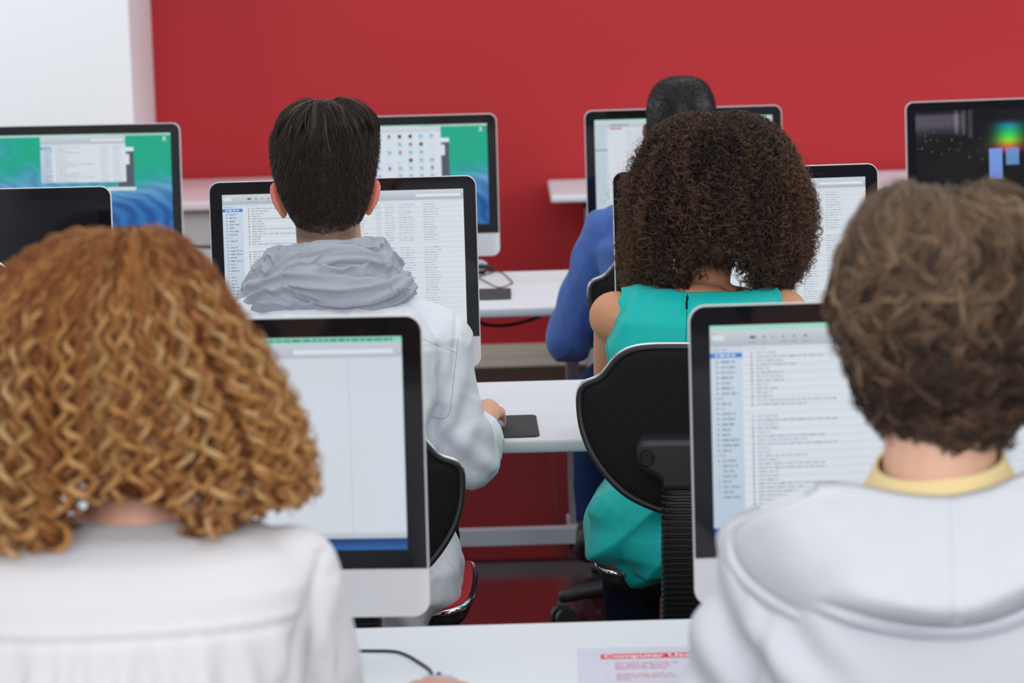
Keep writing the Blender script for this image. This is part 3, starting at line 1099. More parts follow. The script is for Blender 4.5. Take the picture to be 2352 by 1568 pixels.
pr_ = on(1243, 956, DZ)
flat_pad(pr_[0] - 0.108, 5.338, 0.20, 0.235, R(1), 'dark grey mouse pad under the hand of the man in the scarf')
pr3 = on(1174, 676, DZ)
flat_pad(pr3[0] - 0.115, 7.385, 0.23, 0.22, R(0), 'dark grey mouse pad on the far desk beside the looped thin cable')


def mouse(loc, yaw, label, m='pale_plastic'):
    t = tag(empty('computer_mouse', loc, yaw), label, 'mouse', 'computer mice')
    mb = MB()
    rings = []
    for s, z in ((0.92, 0.0), (1, 0.006), (0.99, 0.014), (0.9, 0.022), (0.68, 0.0285), (0.36, 0.032), (0.05, 0.033)):
        q = rrect(0.058 * s, 0.105 * s, 0.028 * s, 8)
        rings.append(np.stack([q[:, 0], q[:, 1], np.full(len(q), z)], 1))
    mb.loft(rings)
    mb.build('shell', M[m], t, sharp=60)
    MB().ell((0, 0.028, 0.0275), (0.004, 0.008, 0.006)).build('scroll_wheel', M['black_plastic'], t)
    return t


mg = on(1010, 1568, DZ)
mg[1] -= 0.102
mouse((mg[0], mg[1], DZ), R(-3), 'pale mouse under the fingertips of the ginger-haired woman')
mm = on(1126, 950, DZ)
mouse((mm[0] - 0.004, 5.35, DZ + 0.004), R(4), 'pale mouse on the grey pad under the hand of the man in the scarf')


def cable(name, pts, r, label, grp=None, m='cable'):
    P = smooth_poly(pts, 3)
    base = P[0]
    o = MB().tube(P, r, 8).build(name, M[m], base=base)
    return tag(o, label, 'cable', grp)


mc = [on(x, y, DZ + 0.0022) for x, y in ((700, 1492), (780, 1493), (838, 1494), (878, 1494), (912, 1495), (940, 1506), (962, 1520), (985, 1535), (991, 1543))]
mc.append(np.array([mg[0] - 0.002, mg[1] + 0.045, DZ + 0.006]))
cable('mouse_cable', mc, 0.0020, 'thin dark mouse cable curving over the nearest desk to the fingertips')
c3 = [on(x, y, DZ + 0.002) for x, y in ((1085, 634), (1105, 640), (1130, 655), (1147, 661), (1163, 656), (1180, 650), (1170, 641), (1155, 626), (1140, 622), (1122, 628), (1100, 636), (1080, 642))]
cable('charger_cable', c3, 0.0017, 'thin grey cable looped in a triangle on the far desk')
ug = [at(x, y, 7.5) for x, y in ((1060, 735), (1100, 743), (1140, 749), (1175, 746), (1220, 735), (1250, 722), (1262, 716))]
ug[-1][2] = DZ - 0.034
ug[0][2] = DZ - 0.036
cable('power_cable', ug, 0.0045, 'thick grey cable sagging below the far desk')
gd = on(1110, 634, DZ)
g = tag(empty('headset', (gd[0] - 0.012, gd[1] + 0.02, DZ), R(18)), 'small dark headset with a pale earpiece beside the looped cable', 'headset')
an = np.linspace(0.15, math.pi - 0.15, 18)
MB().tube(np.stack([0.045 * np.cos(an), np.zeros(18) + 0.006, 0.012 + 0.012 * np.sin(an)], 1), 0.0065, 8).build('headband', M['black_plastic'], g)
MB().ell((0.012, 0.026, 0.024), (0.022, 0.014, 0.016)).build('earpiece', M['pale_plastic'], g)
MB().rbox((0.004, 0.030, 0.020), (0.05, 0.02, 0.038), 0.008, 0.004).build('ear_shell', M['black_plastic'], g)

# printed notice on the nearest desk
pl = on(1321, 1491, DZ)
nb = np.array([pl[0] + 0.105, pl[1] - 0.1485, DZ])
nt_ = tag(empty('printed_notice', nb, R(-1.2)), 'printed paper notice with red heading on the nearest desk', 'paper')
MB().rbox((0, 0, 0.0004), (0.21, 0.297, 0.0006), 0.001, 0).build('sheet', M['paper'], nt_)
MB().rbox((0.005, 0.1020, 0.00085), (0.160, 0.0235, 0.0003), 0.001, 0).build('heading_band', M['red_ink'], nt_)


def text_mesh(name, s, size, loc, m, parent, bold=0.0, stretch=1.0):
    cu = bpy.data.curves.new('t', 'FONT')
    cu.body, cu.size, cu.offset = s, size, bold
    cu.align_y = 'CENTER'
    cu.resolution_u = 3
    o = bpy.data.objects.new('t', cu)
    COL.objects.link(o)
    dg = bpy.context.evaluated_depsgraph_get()
    dg.update()
    me = bpy.data.meshes.new_from_object(o.evaluated_get(dg))
    bpy.data.objects.remove(o)
    me.transform(Matrix.Translation(loc) @ Matrix.Diagonal((stretch, 1, 1, 1)))
    me.name = name
    return wrap(name, me, m, None, parent, smooth=False)


text_mesh('heading_text', 'Computer Use', 0.0215, (-0.072, 0.1015, 0.0012), M['white_ink'], nt_, 0.0007, 0.86)
rows = (('\u2022', -0.070, 0.066), ('Do NOT save work on', -0.058, 0.066), ('the desktop. Save to', -0.058, 0.053), ('External Harddrive', -0.058, 0.040),
        ('\u2022', -0.069, 0.012), ('Always save work to', -0.057, 0.012), ('External Harddrive or', -0.057, -0.001), ('drive', -0.057, -0.014))
for s_, x_, y_ in rows:
    text_mesh('body_text', s_, 0.0128, (x_, y_, 0.0010), M['pink_ink'], nt_, 0.0001, 0.66)
# ------------------------------------------------------------------ people
def V3(*a):
    return np.array(a, float)


def lerp(a, b, t):
    return np.asarray(a) * (1 - t) + np.asarray(b) * t


def unit(v):
    return np.asarray(v, float) / max(np.linalg.norm(v), 1e-9)


def hand(mb, w, f, n, side, curl=0.35, scale=1.0, spread=0.10, tuck=0.0):
    "w wrist, f towards the fingers, n out of the back of the hand, side +1 right hand"
    f, n = unit(f), np.asarray(n, float)
    n = unit(n - f * n.dot(f))
    s = np.cross(f, n) * side                        # towards the little finger
    k = scale
    w = np.asarray(w, float)
    offs = (-0.027, -0.009, 0.009, 0.026)
    lens = ((0.040, 0.025, 0.020), (0.044, 0.028, 0.021), (0.040, 0.026, 0.020), (0.031, 0.020, 0.018))
    mb.cap(w - f * 0.02, w + f * 0.02 * k, 0.026 * k, 0.026 * k, flat=(n, 0.72))
    for i in range(4):
        kn = w + (f * (0.090 - 0.006 * abs(i - 1)) + s * offs[i]) * k + n * (0.002 - 0.003 * abs(i - 1.3)) * k
        mb.cap(w + (f * 0.012 + s * offs[i] * 0.6) * k, kn, 0.0135 * k, 0.0105 * k)
        d = unit(f + s * spread * (i - 1.4))
        p = kn
        nn = n
        for b, L in enumerate(lens[i]):
            a = curl * (0.8, 1.1, 0.7)[b] + tuck * (0.1, 0.2, 0.1)[b] * i
            d, nn = unit(d * math.cos(a) - nn * math.sin(a)), unit(nn * math.cos(a) + d * math.sin(a))
            q = p + d * L * k
            mb.cap(p, q, (0.0092, 0.0082, 0.0074)[b] * k, (0.0082, 0.0074, 0.0062)[b] * k, k=10)
            p = q
    mb.ell(w + f * 0.052 * k - n * 0.008 * k, (0.001, 0.001, 0.001))
    # thumb leaves the side of the palm near its base
    b0 = w + (f * 0.020 - s * 0.022) * k - n * 0.006 * k
    d = unit(f * 0.72 - s * 0.62 - n * 0.18)
    p1 = b0 + d * 0.044 * k
    p2 = p1 + unit(f * 0.88 - s * 0.30 - n * 0.25) * 0.032 * k
    p3 = p2 + unit(f * 0.95 - s * 0.05 - n * 0.28) * 0.025 * k
    mb.chain([b0, p1, p2, p3], [0.0150 * k, 0.0115 * k, 0.0100 * k, 0.0078 * k])


def rot_head(yaw, pitch):
    return np.array(Matrix.Rotation(yaw, 3, 'Z') @ Matrix.Rotation(pitch, 3, 'X'))


def person(label, J, skin, ear=None, voxel=0.0045, female=False, hair_shade=None):
    "J: joints in room coordinates -> one continuous body"
    mb = MB()
    hc, hr = J['hc'], J.get('hr', V3(0.074, 0.095, 0.112))
    Rm = rot_head(J.get('yaw', 0), J.get('pitch', 0))
    H = lambda *a: hc + Rm @ V3(*a)
    mb.ell(hc, hr, Rm)
    mb.ell(H(0, 0.028, -0.050), (hr[0] * 0.86, 0.068, 0.078), Rm)
    mb.ell(H(0, 0.060, -0.098), (0.030, 0.030, 0.026), Rm)
    mb.cap(H(0, 0.090, -0.012), H(0, 0.116, -0.046), 0.008, 0.012)
    mb.ell(H(0, 0.083, 0.014), (0.050, 0.016, 0.012), Rm)
    for s in (-1, 1):
        mb.ell(H(s * 0.034, 0.070, -0.040), (0.024, 0.020, 0.022), Rm)
        mb.ell(H(s * 0.012, 0.100, -0.048), (0.009, 0.012, 0.008), Rm)
    mb.ell(H(0, 0.090, -0.070), (0.024, 0.011, 0.006), Rm)
    mb.ell(H(0, 0.088, -0.080), (0.021, 0.012, 0.007), Rm)
    for s in (-1, 1):
        eo = J.get('ear_out', 0.0)
        Er = Rm @ np.array(Matrix.Rotation(s * 0.42, 3, 'Z') @ Matrix.Rotation(-0.16, 3, 'X') @ Matrix.Rotation(s * J.get('ear_lean', 0.14), 3, 'Y'))
        c = H(s * (hr[0] + 0.006 + eo), 0.010, -0.022 + J.get('ear_z', 0))
        ek = J.get('ear_k', 1.0)
        mb.ell(c, (0.0065, 0.020 * ek, 0.033 * ek), Er)
        mb.ell(c + Er @ V3(s * 0.004, -0.006, 0.006), (0.006, 0.014, 0.026), Er)
        mb.cap(H(s * (hr[0] - 0.010), 0.012, -0.022 + J.get('ear_z', 0)), c, 0.016, 0.010)
    nb = J['nb']
    nr = J.get('nr', 0.056 if not female else 0.047)
    mb.cap(nb + V3(0, 0.01, -0.03), H(0, -0.012, -0.055), nr * 1.08, nr)
    SL, SR = J['sh']
    pel = J['pel']
    ax = unit(nb - pel)
    w = np.linalg.norm(SR - SL) / 2
    up = (SL + SR) / 2
    for S in (SL, SR):
        mb.cap(nb + V3(0, 0.012, -0.035), lerp(nb, S, 0.78) + V3(0, 0.01, -0.012), 0.050, 0.042)
        mb.cap(lerp(up, S, 0.35) + V3(0, 0.01, -0.05), S, 0.07, 0.046)
    mb.ell(lerp(up, pel, 0.25) + V3(0, 0.015, 0), (w * 0.86, 0.092, 0.15))
    mb.ell(lerp(up, pel, 0.58), (w * 0.70, 0.082, 0.15))
    mb.ell(pel, (w * 0.80, 0.095, 0.09))
    mb.cap(lerp(up, pel, 0.2), pel, w * 0.62, w * 0.62, flat=((0, 1, 0), 0.65))
    for i in (0, 1):
        S, E, Wr = J['sh'][i], J['el'][i], J['wr'][i]
        r = (0.82 if female else 1.0) * J.get('arm', 1.0)
        mb.chain([S, lerp(S, E, 0.45), E, lerp(E, Wr, 0.3), Wr], [0.046 * r, 0.043 * r, 0.036 * r, 0.037 * r, 0.026 * r])
        f, n, kw = J['hand'][i]
        hand(mb, Wr, f, n, 1 if i else -1, scale=0.93 if female else 1.0, **kw)
        K, A = J['kn'][i], J['an'][i]
        hip = pel + V3((-1, 1)[i] * 0.085, 0.02, -0.01)
        mb.chain([hip, K, lerp(K, A, 0.3), A], [0.082, 0.055, 0.052, 0.036])
        T = J['toe'][i] if 'toe' in J else A + V3(0, 0.15, -0.045)
        mb.cap(A + V3(0, -0.02, -0.04), T, 0.034, 0.026)
    base = V3(pel[0], pel[1], 0)
    sk, er = np.array(lin(*skin)), np.array(lin(*(ear or skin)))

    def color(co):
        c = np.tile(sk, (len(co), 1))
        q = (co - hc) @ Rm
        k = np.clip((np.abs(q[:, 0]) - hr[0] + 0.004) / 0.008, 0, 1) * np.clip(1 - np.abs(q[:, 2] + 0.022) / 0.06, 0, 1) ** 0.3
        c = c * (1 - k[:, None]) + er * k[:, None]
        lips = gauss(np.linalg.norm((q - V3(0, 0.1, -0.075)) / V3(0.026, 0.02, 0.012), axis=1), 0.9)[:, None]
        c = c * (1 - 0.35 * lips) + np.array(lin(176, 90, 84)) * 0.35 * lips
        if hair_shade is not None:
            h = hair_shade(co)[:, None]
            c = c * (1 - h) + np.array(lin(52, 42, 36)) * h
        return c

    b = organic('person', mb, voxel, 3, M['skin'], None, base, color=color)
    tag(b, label, 'person', 'people seated at the computers')
    for s in (-1, 1):
        e = MB().ell(H(s * 0.031, 0.076, -0.004), (0.0135, 0.0125, 0.0115), None, 0, 10)
        e.ell(H(s * 0.031, 0.0865, -0.004), (0.0058, 0.0028, 0.0058), None, 1, 8)
        e.build('eye', [M['eye'], M['iris']], b, base)
        MB().tube([H(s * 0.014, 0.090, 0.019), H(s * 0.031, 0.092, 0.024), H(s * 0.05, 0.078, 0.018)], [0.003, 0.004, 0.002], 6).build('eyebrow', M['shoe'], b, base)
    return b, base, mb


def trousers(J, base, parent, m, shoes=True, r=1.0, hipk=1.0):
    pel = J['pel']
    t = MB()
    w = np.linalg.norm(J['sh'][1] - J['sh'][0]) / 2
    t.ell(pel + V3(0, 0, -0.005), (w * 0.94 * hipk, 0.118 * hipk, 0.105 * hipk))
    for i in (0, 1):
        K, A = J['kn'][i], J['an'][i]
        hip = pel + V3((-1, 1)[i] * 0.088 * hipk, 0.03, -0.012)
        t.chain([hip, K, lerp(K, A, 0.35), lerp(K, A, 0.93)], [0.096 * r * hipk, 0.070 * r, 0.066 * r, 0.055 * r])
    organic('trousers', t, 0.007, 6, m, parent, base, deform=lambda c, n: c + n * (0.004 * fbm(c, 14, 3, 3))[:, None])
    if shoes:
        for i in (0, 1):
            A = J['an'][i]
            T = J['toe'][i] if 'toe' in J else A + V3(0, 0.15, -0.045)
            s = MB()
            s.cap(A + V3(0, -0.03, -0.035), T, 0.048, 0.040, flat=((0, 0, 1), 0.85))
            s.cap(A + V3(0, -0.01, 0.0), A + V3(0, 0.0, -0.03), 0.045, 0.05)
            organic('shoe', s, 0.006, 4, M['shoe'], parent, base)


def torso_rows(mb, rows, Y0, Y1, d0, d1=None, p=2.4):
    "rows (left px, right px, py): closed body of cloth between two side outlines"
    rings = []
    n = len(rows)
    an = np.linspace(0, 2 * math.pi, 40, endpoint=False)
    c, s = np.cos(an), np.sin(an)
    c, s = np.sign(c) * np.abs(c) ** (2 / p), np.sign(s) * np.abs(s) ** (2 / p)
    for i, row in enumerate(rows):
        l, r, py = row[:3]
        t = i / (n - 1)
        Y = Y0 + (Y1 - Y0) * t
        d = d0 + ((d1 or d0) - d0) * t
        if len(row) > 3:
            d = row[3]
        a, b = at(l, py, Y), at(r, py, Y)
        m_ = (a + b) / 2
        hw = (b[0] - a[0]) / 2
        rings.append(np.stack([m_[0] + hw * c, Y + d * s, np.full(40, m_[2])], 1))
    mb.loft(rings)


# --- hair on an envelope -------------------------------------------------
class Env:
    "closed hair outline: rows (left px, right px, py) seen from the back, with depths"
    def __init__(s, rows, Y, back, front):
        P = []
        for l, r, py in rows:
            a, b = at(l, py, Y), at(r, py, Y)
            P.append(((a[0] + b[0]) / 2, (b[0] - a[0]) / 2, (a[2] + b[2]) / 2))
        P = smooth_poly(np.array(P), 1)
        seg = np.hypot(np.diff(P[:, 1]), np.diff(P[:, 2]))
        s.t = np.concatenate([[0], np.cumsum(seg)])
        s.L = s.t[-1]
        s.t /= s.L
        s.P, s.Y = P, Y
        wmax = P[:, 1].max()
        q = np.clip(P[:, 1] / wmax, 0, 1)
        s.back = back if callable(back) else (lambda t: back * np.interp(t, s.t, q))
        s.front = front if callable(front) else (lambda t: front * np.interp(t, s.t, q))

    def S(s, phi, t, k=1.0):
        tc = np.clip(t, 0, 1)
        cx, w, z = (np.interp(tc, s.t, s.P[:, i]) for i in range(3))
        z = z - np.maximum(t - 1, 0) * s.L
        cs = np.cos(phi)
        d = np.where(cs > 0, s.back(tc), s.front(tc))
        return np.stack([cx + k * w * np.sin(phi), s.Y - k * d * cs, z - np.maximum(1 - k, 0) * 0.14 * (1 - tc) ** 3 + 0 * phi], -1)

    def core(s, name, k, col, parent, base, t1=1.0, nu=48, nv=72, phi=math.pi, noise=0.0):
        T = np.linspace(0.0, t1, nu)
        PH = np.linspace(-phi, phi, nv, endpoint=phi < math.pi)
        G = s.S(PH[None, :] + 0 * T[:, None], T[:, None] + 0 * PH[None, :], k)
        if noise:
            c = G.mean((0, 1))
            G = G + (G - c) / np.linalg.norm(G - c, axis=2, keepdims=True) * (fbm(G, 45, 9, 3) * noise)[..., None]
        mb = MB().grid(G, 0, False, phi >= math.pi)
        mb.f.append(tuple(range(nv)))
        mb.f.append(tuple((nu - 1) * nv + j for j in range(nv))[::-1])
        mb.m += [0, 0]
        c = np.tile(np.array(lin(*col)), (len(mb.v), 1)) * (1 + 0.25 * fbm(np.array(mb.v), 60, 4, 2))[:, None]
        return finish(name, mb.v, mb.f, M['hair'], mb.m, parent, base, True, None, c)


def frames(G, center):
    "tangent, outward, sideways along guide paths (N,K,3)"
    T = np.gradient(G, axis=1)
    T /= np.maximum(np.linalg.norm(T, axis=2, keepdims=True), 1e-9)
    O = G - center
    O[..., 2] *= 0.35
    O = O - T * (O * T).sum(2, keepdims=True)
    O /= np.maximum(np.linalg.norm(O, axis=2, keepdims=True), 1e-9)
    return T, O, np.cross(T, O)


def clumps(G, center, nchild, spread, amp, period, flat=0.75, jitter=0.5, taper=1.0):
    "curled child hairs round guide paths -> (N*nchild, K, 3)"
    N, K = G.shape[:2]
    T, A, B = frames(G, center)
    ds = np.linalg.norm(np.diff(G, axis=1), axis=2)
    s = np.concatenate([np.zeros((N, 1)), np.cumsum(ds, 1)], 1)
    out = []
    ph0 = rng.uniform(0, 2 * math.pi, (N, 1))
    hand_ = rng.choice([-1, 1], (N, 1))
    per = period * rng.uniform(0.8, 1.25, (N, 1))
    tau = np.linspace(0, 1, K)[None, :]
    for j in range(nchild):
        ph = ph0 + rng.normal(0, jitter, (N, 1)) + hand_ * 2 * math.pi * s / per
        am = amp * rng.uniform(0.75, 1.3, (N, 1))
        o = rng.normal(0, spread, (N, 2))
        fade = np.clip(tau * 6, 0, 1) * (1 - (1 - taper) * tau)
        X = am * np.cos(ph) * flat + o[:, :1] * fade
        Yv = am * np.sin(ph) + o[:, 1:] * fade
        out.append(G + A * X[..., None] + B * Yv[..., None])
    return np.concatenate(out, 0)


def hair_cols(N, K, palette, weights, nchild=1, var=0.16, root=1.0, tip=1.0):
    pal = np.array([lin(*c) for c in palette])
    w = np.array(weights, float)
    i = rng.choice(len(pal), N, p=w / w.sum())
    c = pal[i]
    c = np.concatenate([c * np.exp(rng.normal(0, var, (N, 1))) for _ in range(nchild)], 0)
    g = np.linspace(root, tip, K)[None, :, None]
    return c[:, None, :] * g


from mathutils.bvhtree import BVHTree


def seam(o, pts, r, m, parent, base, name='seam', proud=0.0):
    "a stitched line lying on the cloth along a path of photo points"
    me = o.data
    off = Vector(base)
    bv = BVHTree.FromPolygons([v.co + off for v in me.vertices], [tuple(p.vertices) for p in me.polygons])
    P = smooth_poly(np.array(pts, float), 3)
    out = []
    for a, b in P:
        d = _fw + _r * (a - 1176) / FPX + _u * (784 - b) / FPX
        h = bv.ray_cast(Vector((0, 0, EYE)), Vector(d).normalized())
        if h[0] is not None:
            out.append(np.array(h[0]) + np.array(h[1]) * proud)
    if len(out) > 3:
        MB().tube(out, r, 6).build(name, m, parent, base)


D = math.radians
fwd = V3(0, 1, 0)
zup = V3(0, 0, 1)

# ================================================= man in the grey scarf (middle row, left)
Yh = 5.0
hx = at(745, 398, Yh)
J = dict(hc=hx + V3(0, 0.01, 0), hr=V3(0.0745, 0.095, 0.112), yaw=D(3), pitch=D(-4), ear_out=0.001, ear_z=-0.024, ear_lean=0.30, ear_k=1.08, arm=0.9, nr=0.056,
         nb=at(765, 640, 4.955), sh=(at(545, 770, 4.93), at(1012, 785, 4.93)),
         el=(at(470, 1060, 4.97), at(1072, 1048, 4.92)), pel=at(790, 1255, 4.74))
wr_ = V3(mm[0] - 0.002, 5.225, DZ + 0.052)
J['wr'] = (V3(J['hc'][0] - 0.20, 5.24, DZ + 0.03), wr_)
J['hand'] = ((V3(0.3, 1, -0.1), zup, dict(curl=0.3)), (V3(-0.02, 1, -0.10), V3(0.22, 0, 1), dict(curl=0.50, spread=0.16, tuck=0.3)))
px = J['pel'][0]
J['kn'] = (V3(px - 0.13, 5.17, 0.56), V3(px + 0.12, 5.17, 0.56))
J['an'] = (V3(px - 0.14, 5.22, 0.09), V3(px + 0.10, 5.22, 0.09))
hc_m = J['hc']
man, mbase, _ = person('man with a tall quiff wearing a grey scarf and a pale shirt', J, (222, 172, 142), (226, 128, 116), 0.0038,
                       hair_shade=lambda c: np.clip(gauss(c[:, 2] - at(745, 520, 5)[2], 0.024) * 1.1, 0, 0.8) * (c[:, 1] < 4.985) * np.clip(1 - (np.abs(c[:, 0] - at(752, 530, 5)[0]) - 0.050) / 0.012, 0, 1))
trousers(J, mbase, man, M['dark_jeans'], hipk=0.80)

sh = MB()
torso_rows(sh, [(640, 900, 675, 0.06), (580, 965, 715, 0.085), (520, 1010, 790, 0.112), (535, 1000, 900, 0.122), (560, 988, 1010, 0.122), (552, 1004, 1120, 0.125), (522, 1046, 1230, 0.14), (505, 1066, 1300, 0.15), (512, 1056, 1365, 0.15), (548, 1004, 1432, 0.13)], 4.93, 4.76, 0.12)
sL, sR = J['sh']
for i, S in enumerate((sL, sR)):
    E, W_ = J['el'][i], J['wr'][i]
    sh.cap(J['nb'] + V3(0, 0, -0.035), S + V3(0, 0, 0.004), 0.058, 0.056)
    q = lerp(E, W_, 0.36)
    sh.chain([S, lerp(S, E, 0.5) + V3((0.012, -0.012)[i], -0.005, 0), E + V3(0, -0.004, 0)], [0.059, 0.051, 0.047])
    sh.chain([lerp(S, E, 0.82) + V3((0.004, -0.002)[i], -0.004, 0), E + V3(0, 0.004, -0.004)], [0.054, 0.056])
    sh.chain([E, q], [0.050, 0.047])
    sh.chain([lerp(E, W_, 0.10), lerp(E, W_, 0.36)], [0.054, 0.052])


def shirt_folds(c, n):
    d = 0.0040 * fbm(c * V3(1, 1, 0.55), 11, 2, 3) + 0.0012 * fbm(c * V3(1, 1, 0.4), 42, 8, 2)
    rd = 1 - np.abs(fbm(c * V3(1.2, 1, 0.5) + 0.02 * fbm(c, 16, 77, 2)[:, None], 20, 71, 2)) * 2.2
    d += 0.0028 * np.clip(rd, 0, 1) ** 3
    E, S = J['el'][1], J['sh'][1]
    # drag folds at the right elbow and armpit
    k = gauss(np.linalg.norm(c - (E + V3(0, -0.02, 0.03)), axis=1), 0.09)
    d += k * 0.004 * np.sin((c[:, 2] * 0.8 + c[:, 0] * 1.1 + 0.05 * fbm(c, 9, 6, 2)) * 95)
    pit = at(985, 985, 4.85)
    k2 = gauss(np.linalg.norm((c - pit) * V3(1, 0.6, 0.8), axis=1), 0.09)
    d += k2 * 0.006 * np.sin((c[:, 0] * 1.3 - c[:, 2] * 0.35 + 0.03 * fbm(c, 9, 7, 2)) * 110)
    # armhole seam and yoke seam
    seam = at(1040, 800, 4.9)[0] - 0.14 * np.abs(c[:, 2] - at(1040, 800, 4.9)[2])
    zs_ = at(1040, 960, 4.9)[2]
    d -= 0.0030 * gauss(c[:, 0] - (at(1046, 790, 4.9)[0] - 0.10 * (at(1046, 790, 4.9)[2] - c[:, 2])), 0.0045) * (c[:, 2] > zs_)
    zy = at(970, 790, 4.85)[2] - 0.22 * (c[:, 0] - at(970, 790, 4.85)[0])
    d -= 0.0028 * gauss(c[:, 2] - zy, 0.0042) * (c[:, 1] < 4.95) * (c[:, 0] < at(1046, 800, 4.9)[0])
    # shirt tail
    low = np.clip((at(800, 1180, 4.75)[2] - c[:, 2]) / 0.1, 0, 1)
    d += low * 0.007 * np.sin(c[:, 0] * 95 + 4 * fbm(c, 7, 1, 2))
    # rolled cuff
    t = ((c - J['el'][1]) @ unit(J['wr'][1] - J['el'][1]))
    near = gauss(np.linalg.norm(c - lerp(J['el'][1], J['wr'][1], 0.25), axis=1), 0.075)
    d += near * 0.003 * np.sin(t * 110 + 1.5 * fbm(c, 14, 4, 2))
    return c + n * d[:, None]


shirt = organic('shirt', sh, 0.0048, 5, M['linen'], man, mbase, deform=shirt_folds)
seam(shirt, [(925, 764), (974, 779), (1010, 794), (1048, 810)], 0.0006, M['shirt_seam'], man, mbase)
seam(shirt, [(1052, 775), (1049, 808), (1046, 834), (1041, 879), (1037, 917), (1033, 950), (1018, 964), (992, 955)], 0.0007, M['shirt_seam'], man, mbase)

# scarf: a loose crinkled cowl with a twisted band over it
sc_c = at(752, 622, 4.965)
U_, T_ = 300, 130
th = np.linspace(0, 2 * math.pi, U_, endpoint=False)
tt = np.linspace(0, 1, T_, endpoint=False)
prof = smooth_poly(np.array([(0.058, 0.052), (0.070, 0.062), (0.092, 0.050), (0.118, 0.022), (0.138, -0.012), (0.146, -0.040), (0.136, -0.060), (0.110, -0.062), (0.080, -0.045), (0.060, -0.01), (0.056, 0.03), (0.058, 0.052)]), 2)
pl_ = np.concatenate([[0], np.cumsum(np.hypot(*np.diff(prof, axis=0).T))])
pl_ /= pl_[-1]
pr_r, pr_z = np.interp(tt, pl_, prof[:, 0]), np.interp(tt, pl_, prof[:, 1])
TH, TT = np.meshgrid(th, tt, indexing='ij')
RR, ZZ = np.broadcast_to(pr_r, TH.shape), np.broadcast_to(pr_z, TH.shape)
xd, yd = np.sin(TH), -np.cos(TH)                       # theta 0 = towards the back of the neck
nz = fbm(np.stack([xd * 1.5, yd * 1.5, TT * 2.2], -1), 2.0, 31, 3)
ph = TT * 62 + 5.5 * np.sin(TH - 0.5) + 6 * nz + 2.5 * np.sin(2 * TH + TT * 5)
fold = (0.5 + 0.5 * np.cos(ph)) ** 1.6
fine = (0.5 + 0.5 * np.cos(ph * 2.3 + 4 * nz)) ** 1.5
dsp = (0.0095 * fold + 0.0030 * fine + 0.006 * nz) * np.clip(np.minimum(TT, 1 - TT) * 9, 0.15, 1)
tilt = 0.010 * xd * -1.0
side = np.where(xd < 0, 1.0 + 0.04 * np.abs(xd), 0.99)
rr = RR * side + dsp * np.clip(np.where(TT < 0.6, 1, 0.4), 0, 1)
P = np.stack([sc_c[0] + xd * rr, sc_c[1] + yd * rr * 0.86, sc_c[2] + ZZ + dsp * 0.5 - 0.02 * np.maximum(yd, 0) - 0.014 * np.maximum(-xd, 0) ** 2], -1)
mbs = MB().grid(P, 0, True, True)
# twisted bands that cross the back
def band(pts, r, turns, seed, k=30, n=140):
    Q = smooth_poly(np.array(pts), 3)
    L = np.concatenate([[0], np.cumsum(np.linalg.norm(np.diff(Q, axis=0), axis=1))])
    u = np.linspace(0, L[-1], n)
    Q = np.stack([np.interp(u, L, Q[:, i]) for i in range(3)], 1)
    T = np.gradient(Q, axis=0)
    T /= np.linalg.norm(T, axis=1, keepdims=True)
    A = np.cross(T, V3(0, -1, 0.2))
    A /= np.linalg.norm(A, axis=1, keepdims=True)
    B = np.cross(T, A)
    a = np.linspace(0, 2 * math.pi, k * 2, endpoint=False)
    tau = np.linspace(0, 1, n)[:, None]
    rad = r * (0.55 + 0.45 * np.sin(math.pi * np.clip(tau, 0.04, 0.96)) ** 0.6)
    nz_ = fbm(np.stack([np.cos(a)[None, :] + tau * 3, np.sin(a)[None, :] + 0 * tau, tau * 2 + 0 * a[None, :]], -1), 1.6, seed, 3)
    ridge = (0.5 + 0.5 * np.cos(2 * (a[None, :] * 3.0 + tau * turns + 1.6 * nz_))) ** 1.4
    rad = rad * (0.78 + 0.34 * ridge + 0.12 * nz_)
    return Q[:, None, :] + rad[..., None] * (np.cos(a)[None, :, None] * A[:, None, :] * 1.25 + np.sin(a)[None, :, None] * B[:, None, :] * 0.8)


Yb = 4.865
mbs.loft(band([at(628, 640, 4.95), at(640, 628, 4.90), at(690, 640, Yb - 0.012), at(760, 668, Yb - 0.022), at(840, 678, Yb - 0.015), at(905, 668, 4.88), at(940, 650, 4.93)], 0.024, 9, 3), caps=True)
mbs.loft(band([at(585, 672, 4.95), at(625, 662, 4.90), at(690, 668, Yb - 0.008), at(760, 688, Yb - 0.012), at(830, 690, 4.86), at(880, 684, 4.88)], 0.018, 7, 5), caps=True)
mbs.loft(band([at(650, 605, 4.93), at(700, 592, 4.885), at(770, 590, 4.87), at(850, 606, 4.885), at(905, 640, 4.93)], 0.020, 8, 8), caps=True)
mbs.loft(band([at(568, 672, 4.97), at(600, 650, 4.94), at(632, 618, 4.93), at(655, 590, 4.94)], 0.022, 6, 11), caps=True)
scarf = mbs.build('scarf', M['scarf'], man, mbase, sharp=180)
# frayed ends at the right of the scarf
fr = []
for k in range(44):
    a = at(random.uniform(870, 935), random.uniform(655, 690), 4.86 + random.uniform(-0.01, 0.03))
    d = V3(random.uniform(-0.006, 0.010), random.uniform(-0.01, 0.004), random.uniform(-0.010, -0.003))
    fr.append([a + d * q + V3(0, -0.004 * math.sin(q * 3), 0) for q in np.linspace(0, 1, 6)])
fr = np.array(fr)
strands('fringe', fr, np.full(fr.shape[:2], 0.0008), np.tile(np.array(lin(168, 174, 184)), fr.shape[:2] + (1,)), scarf, mbase)

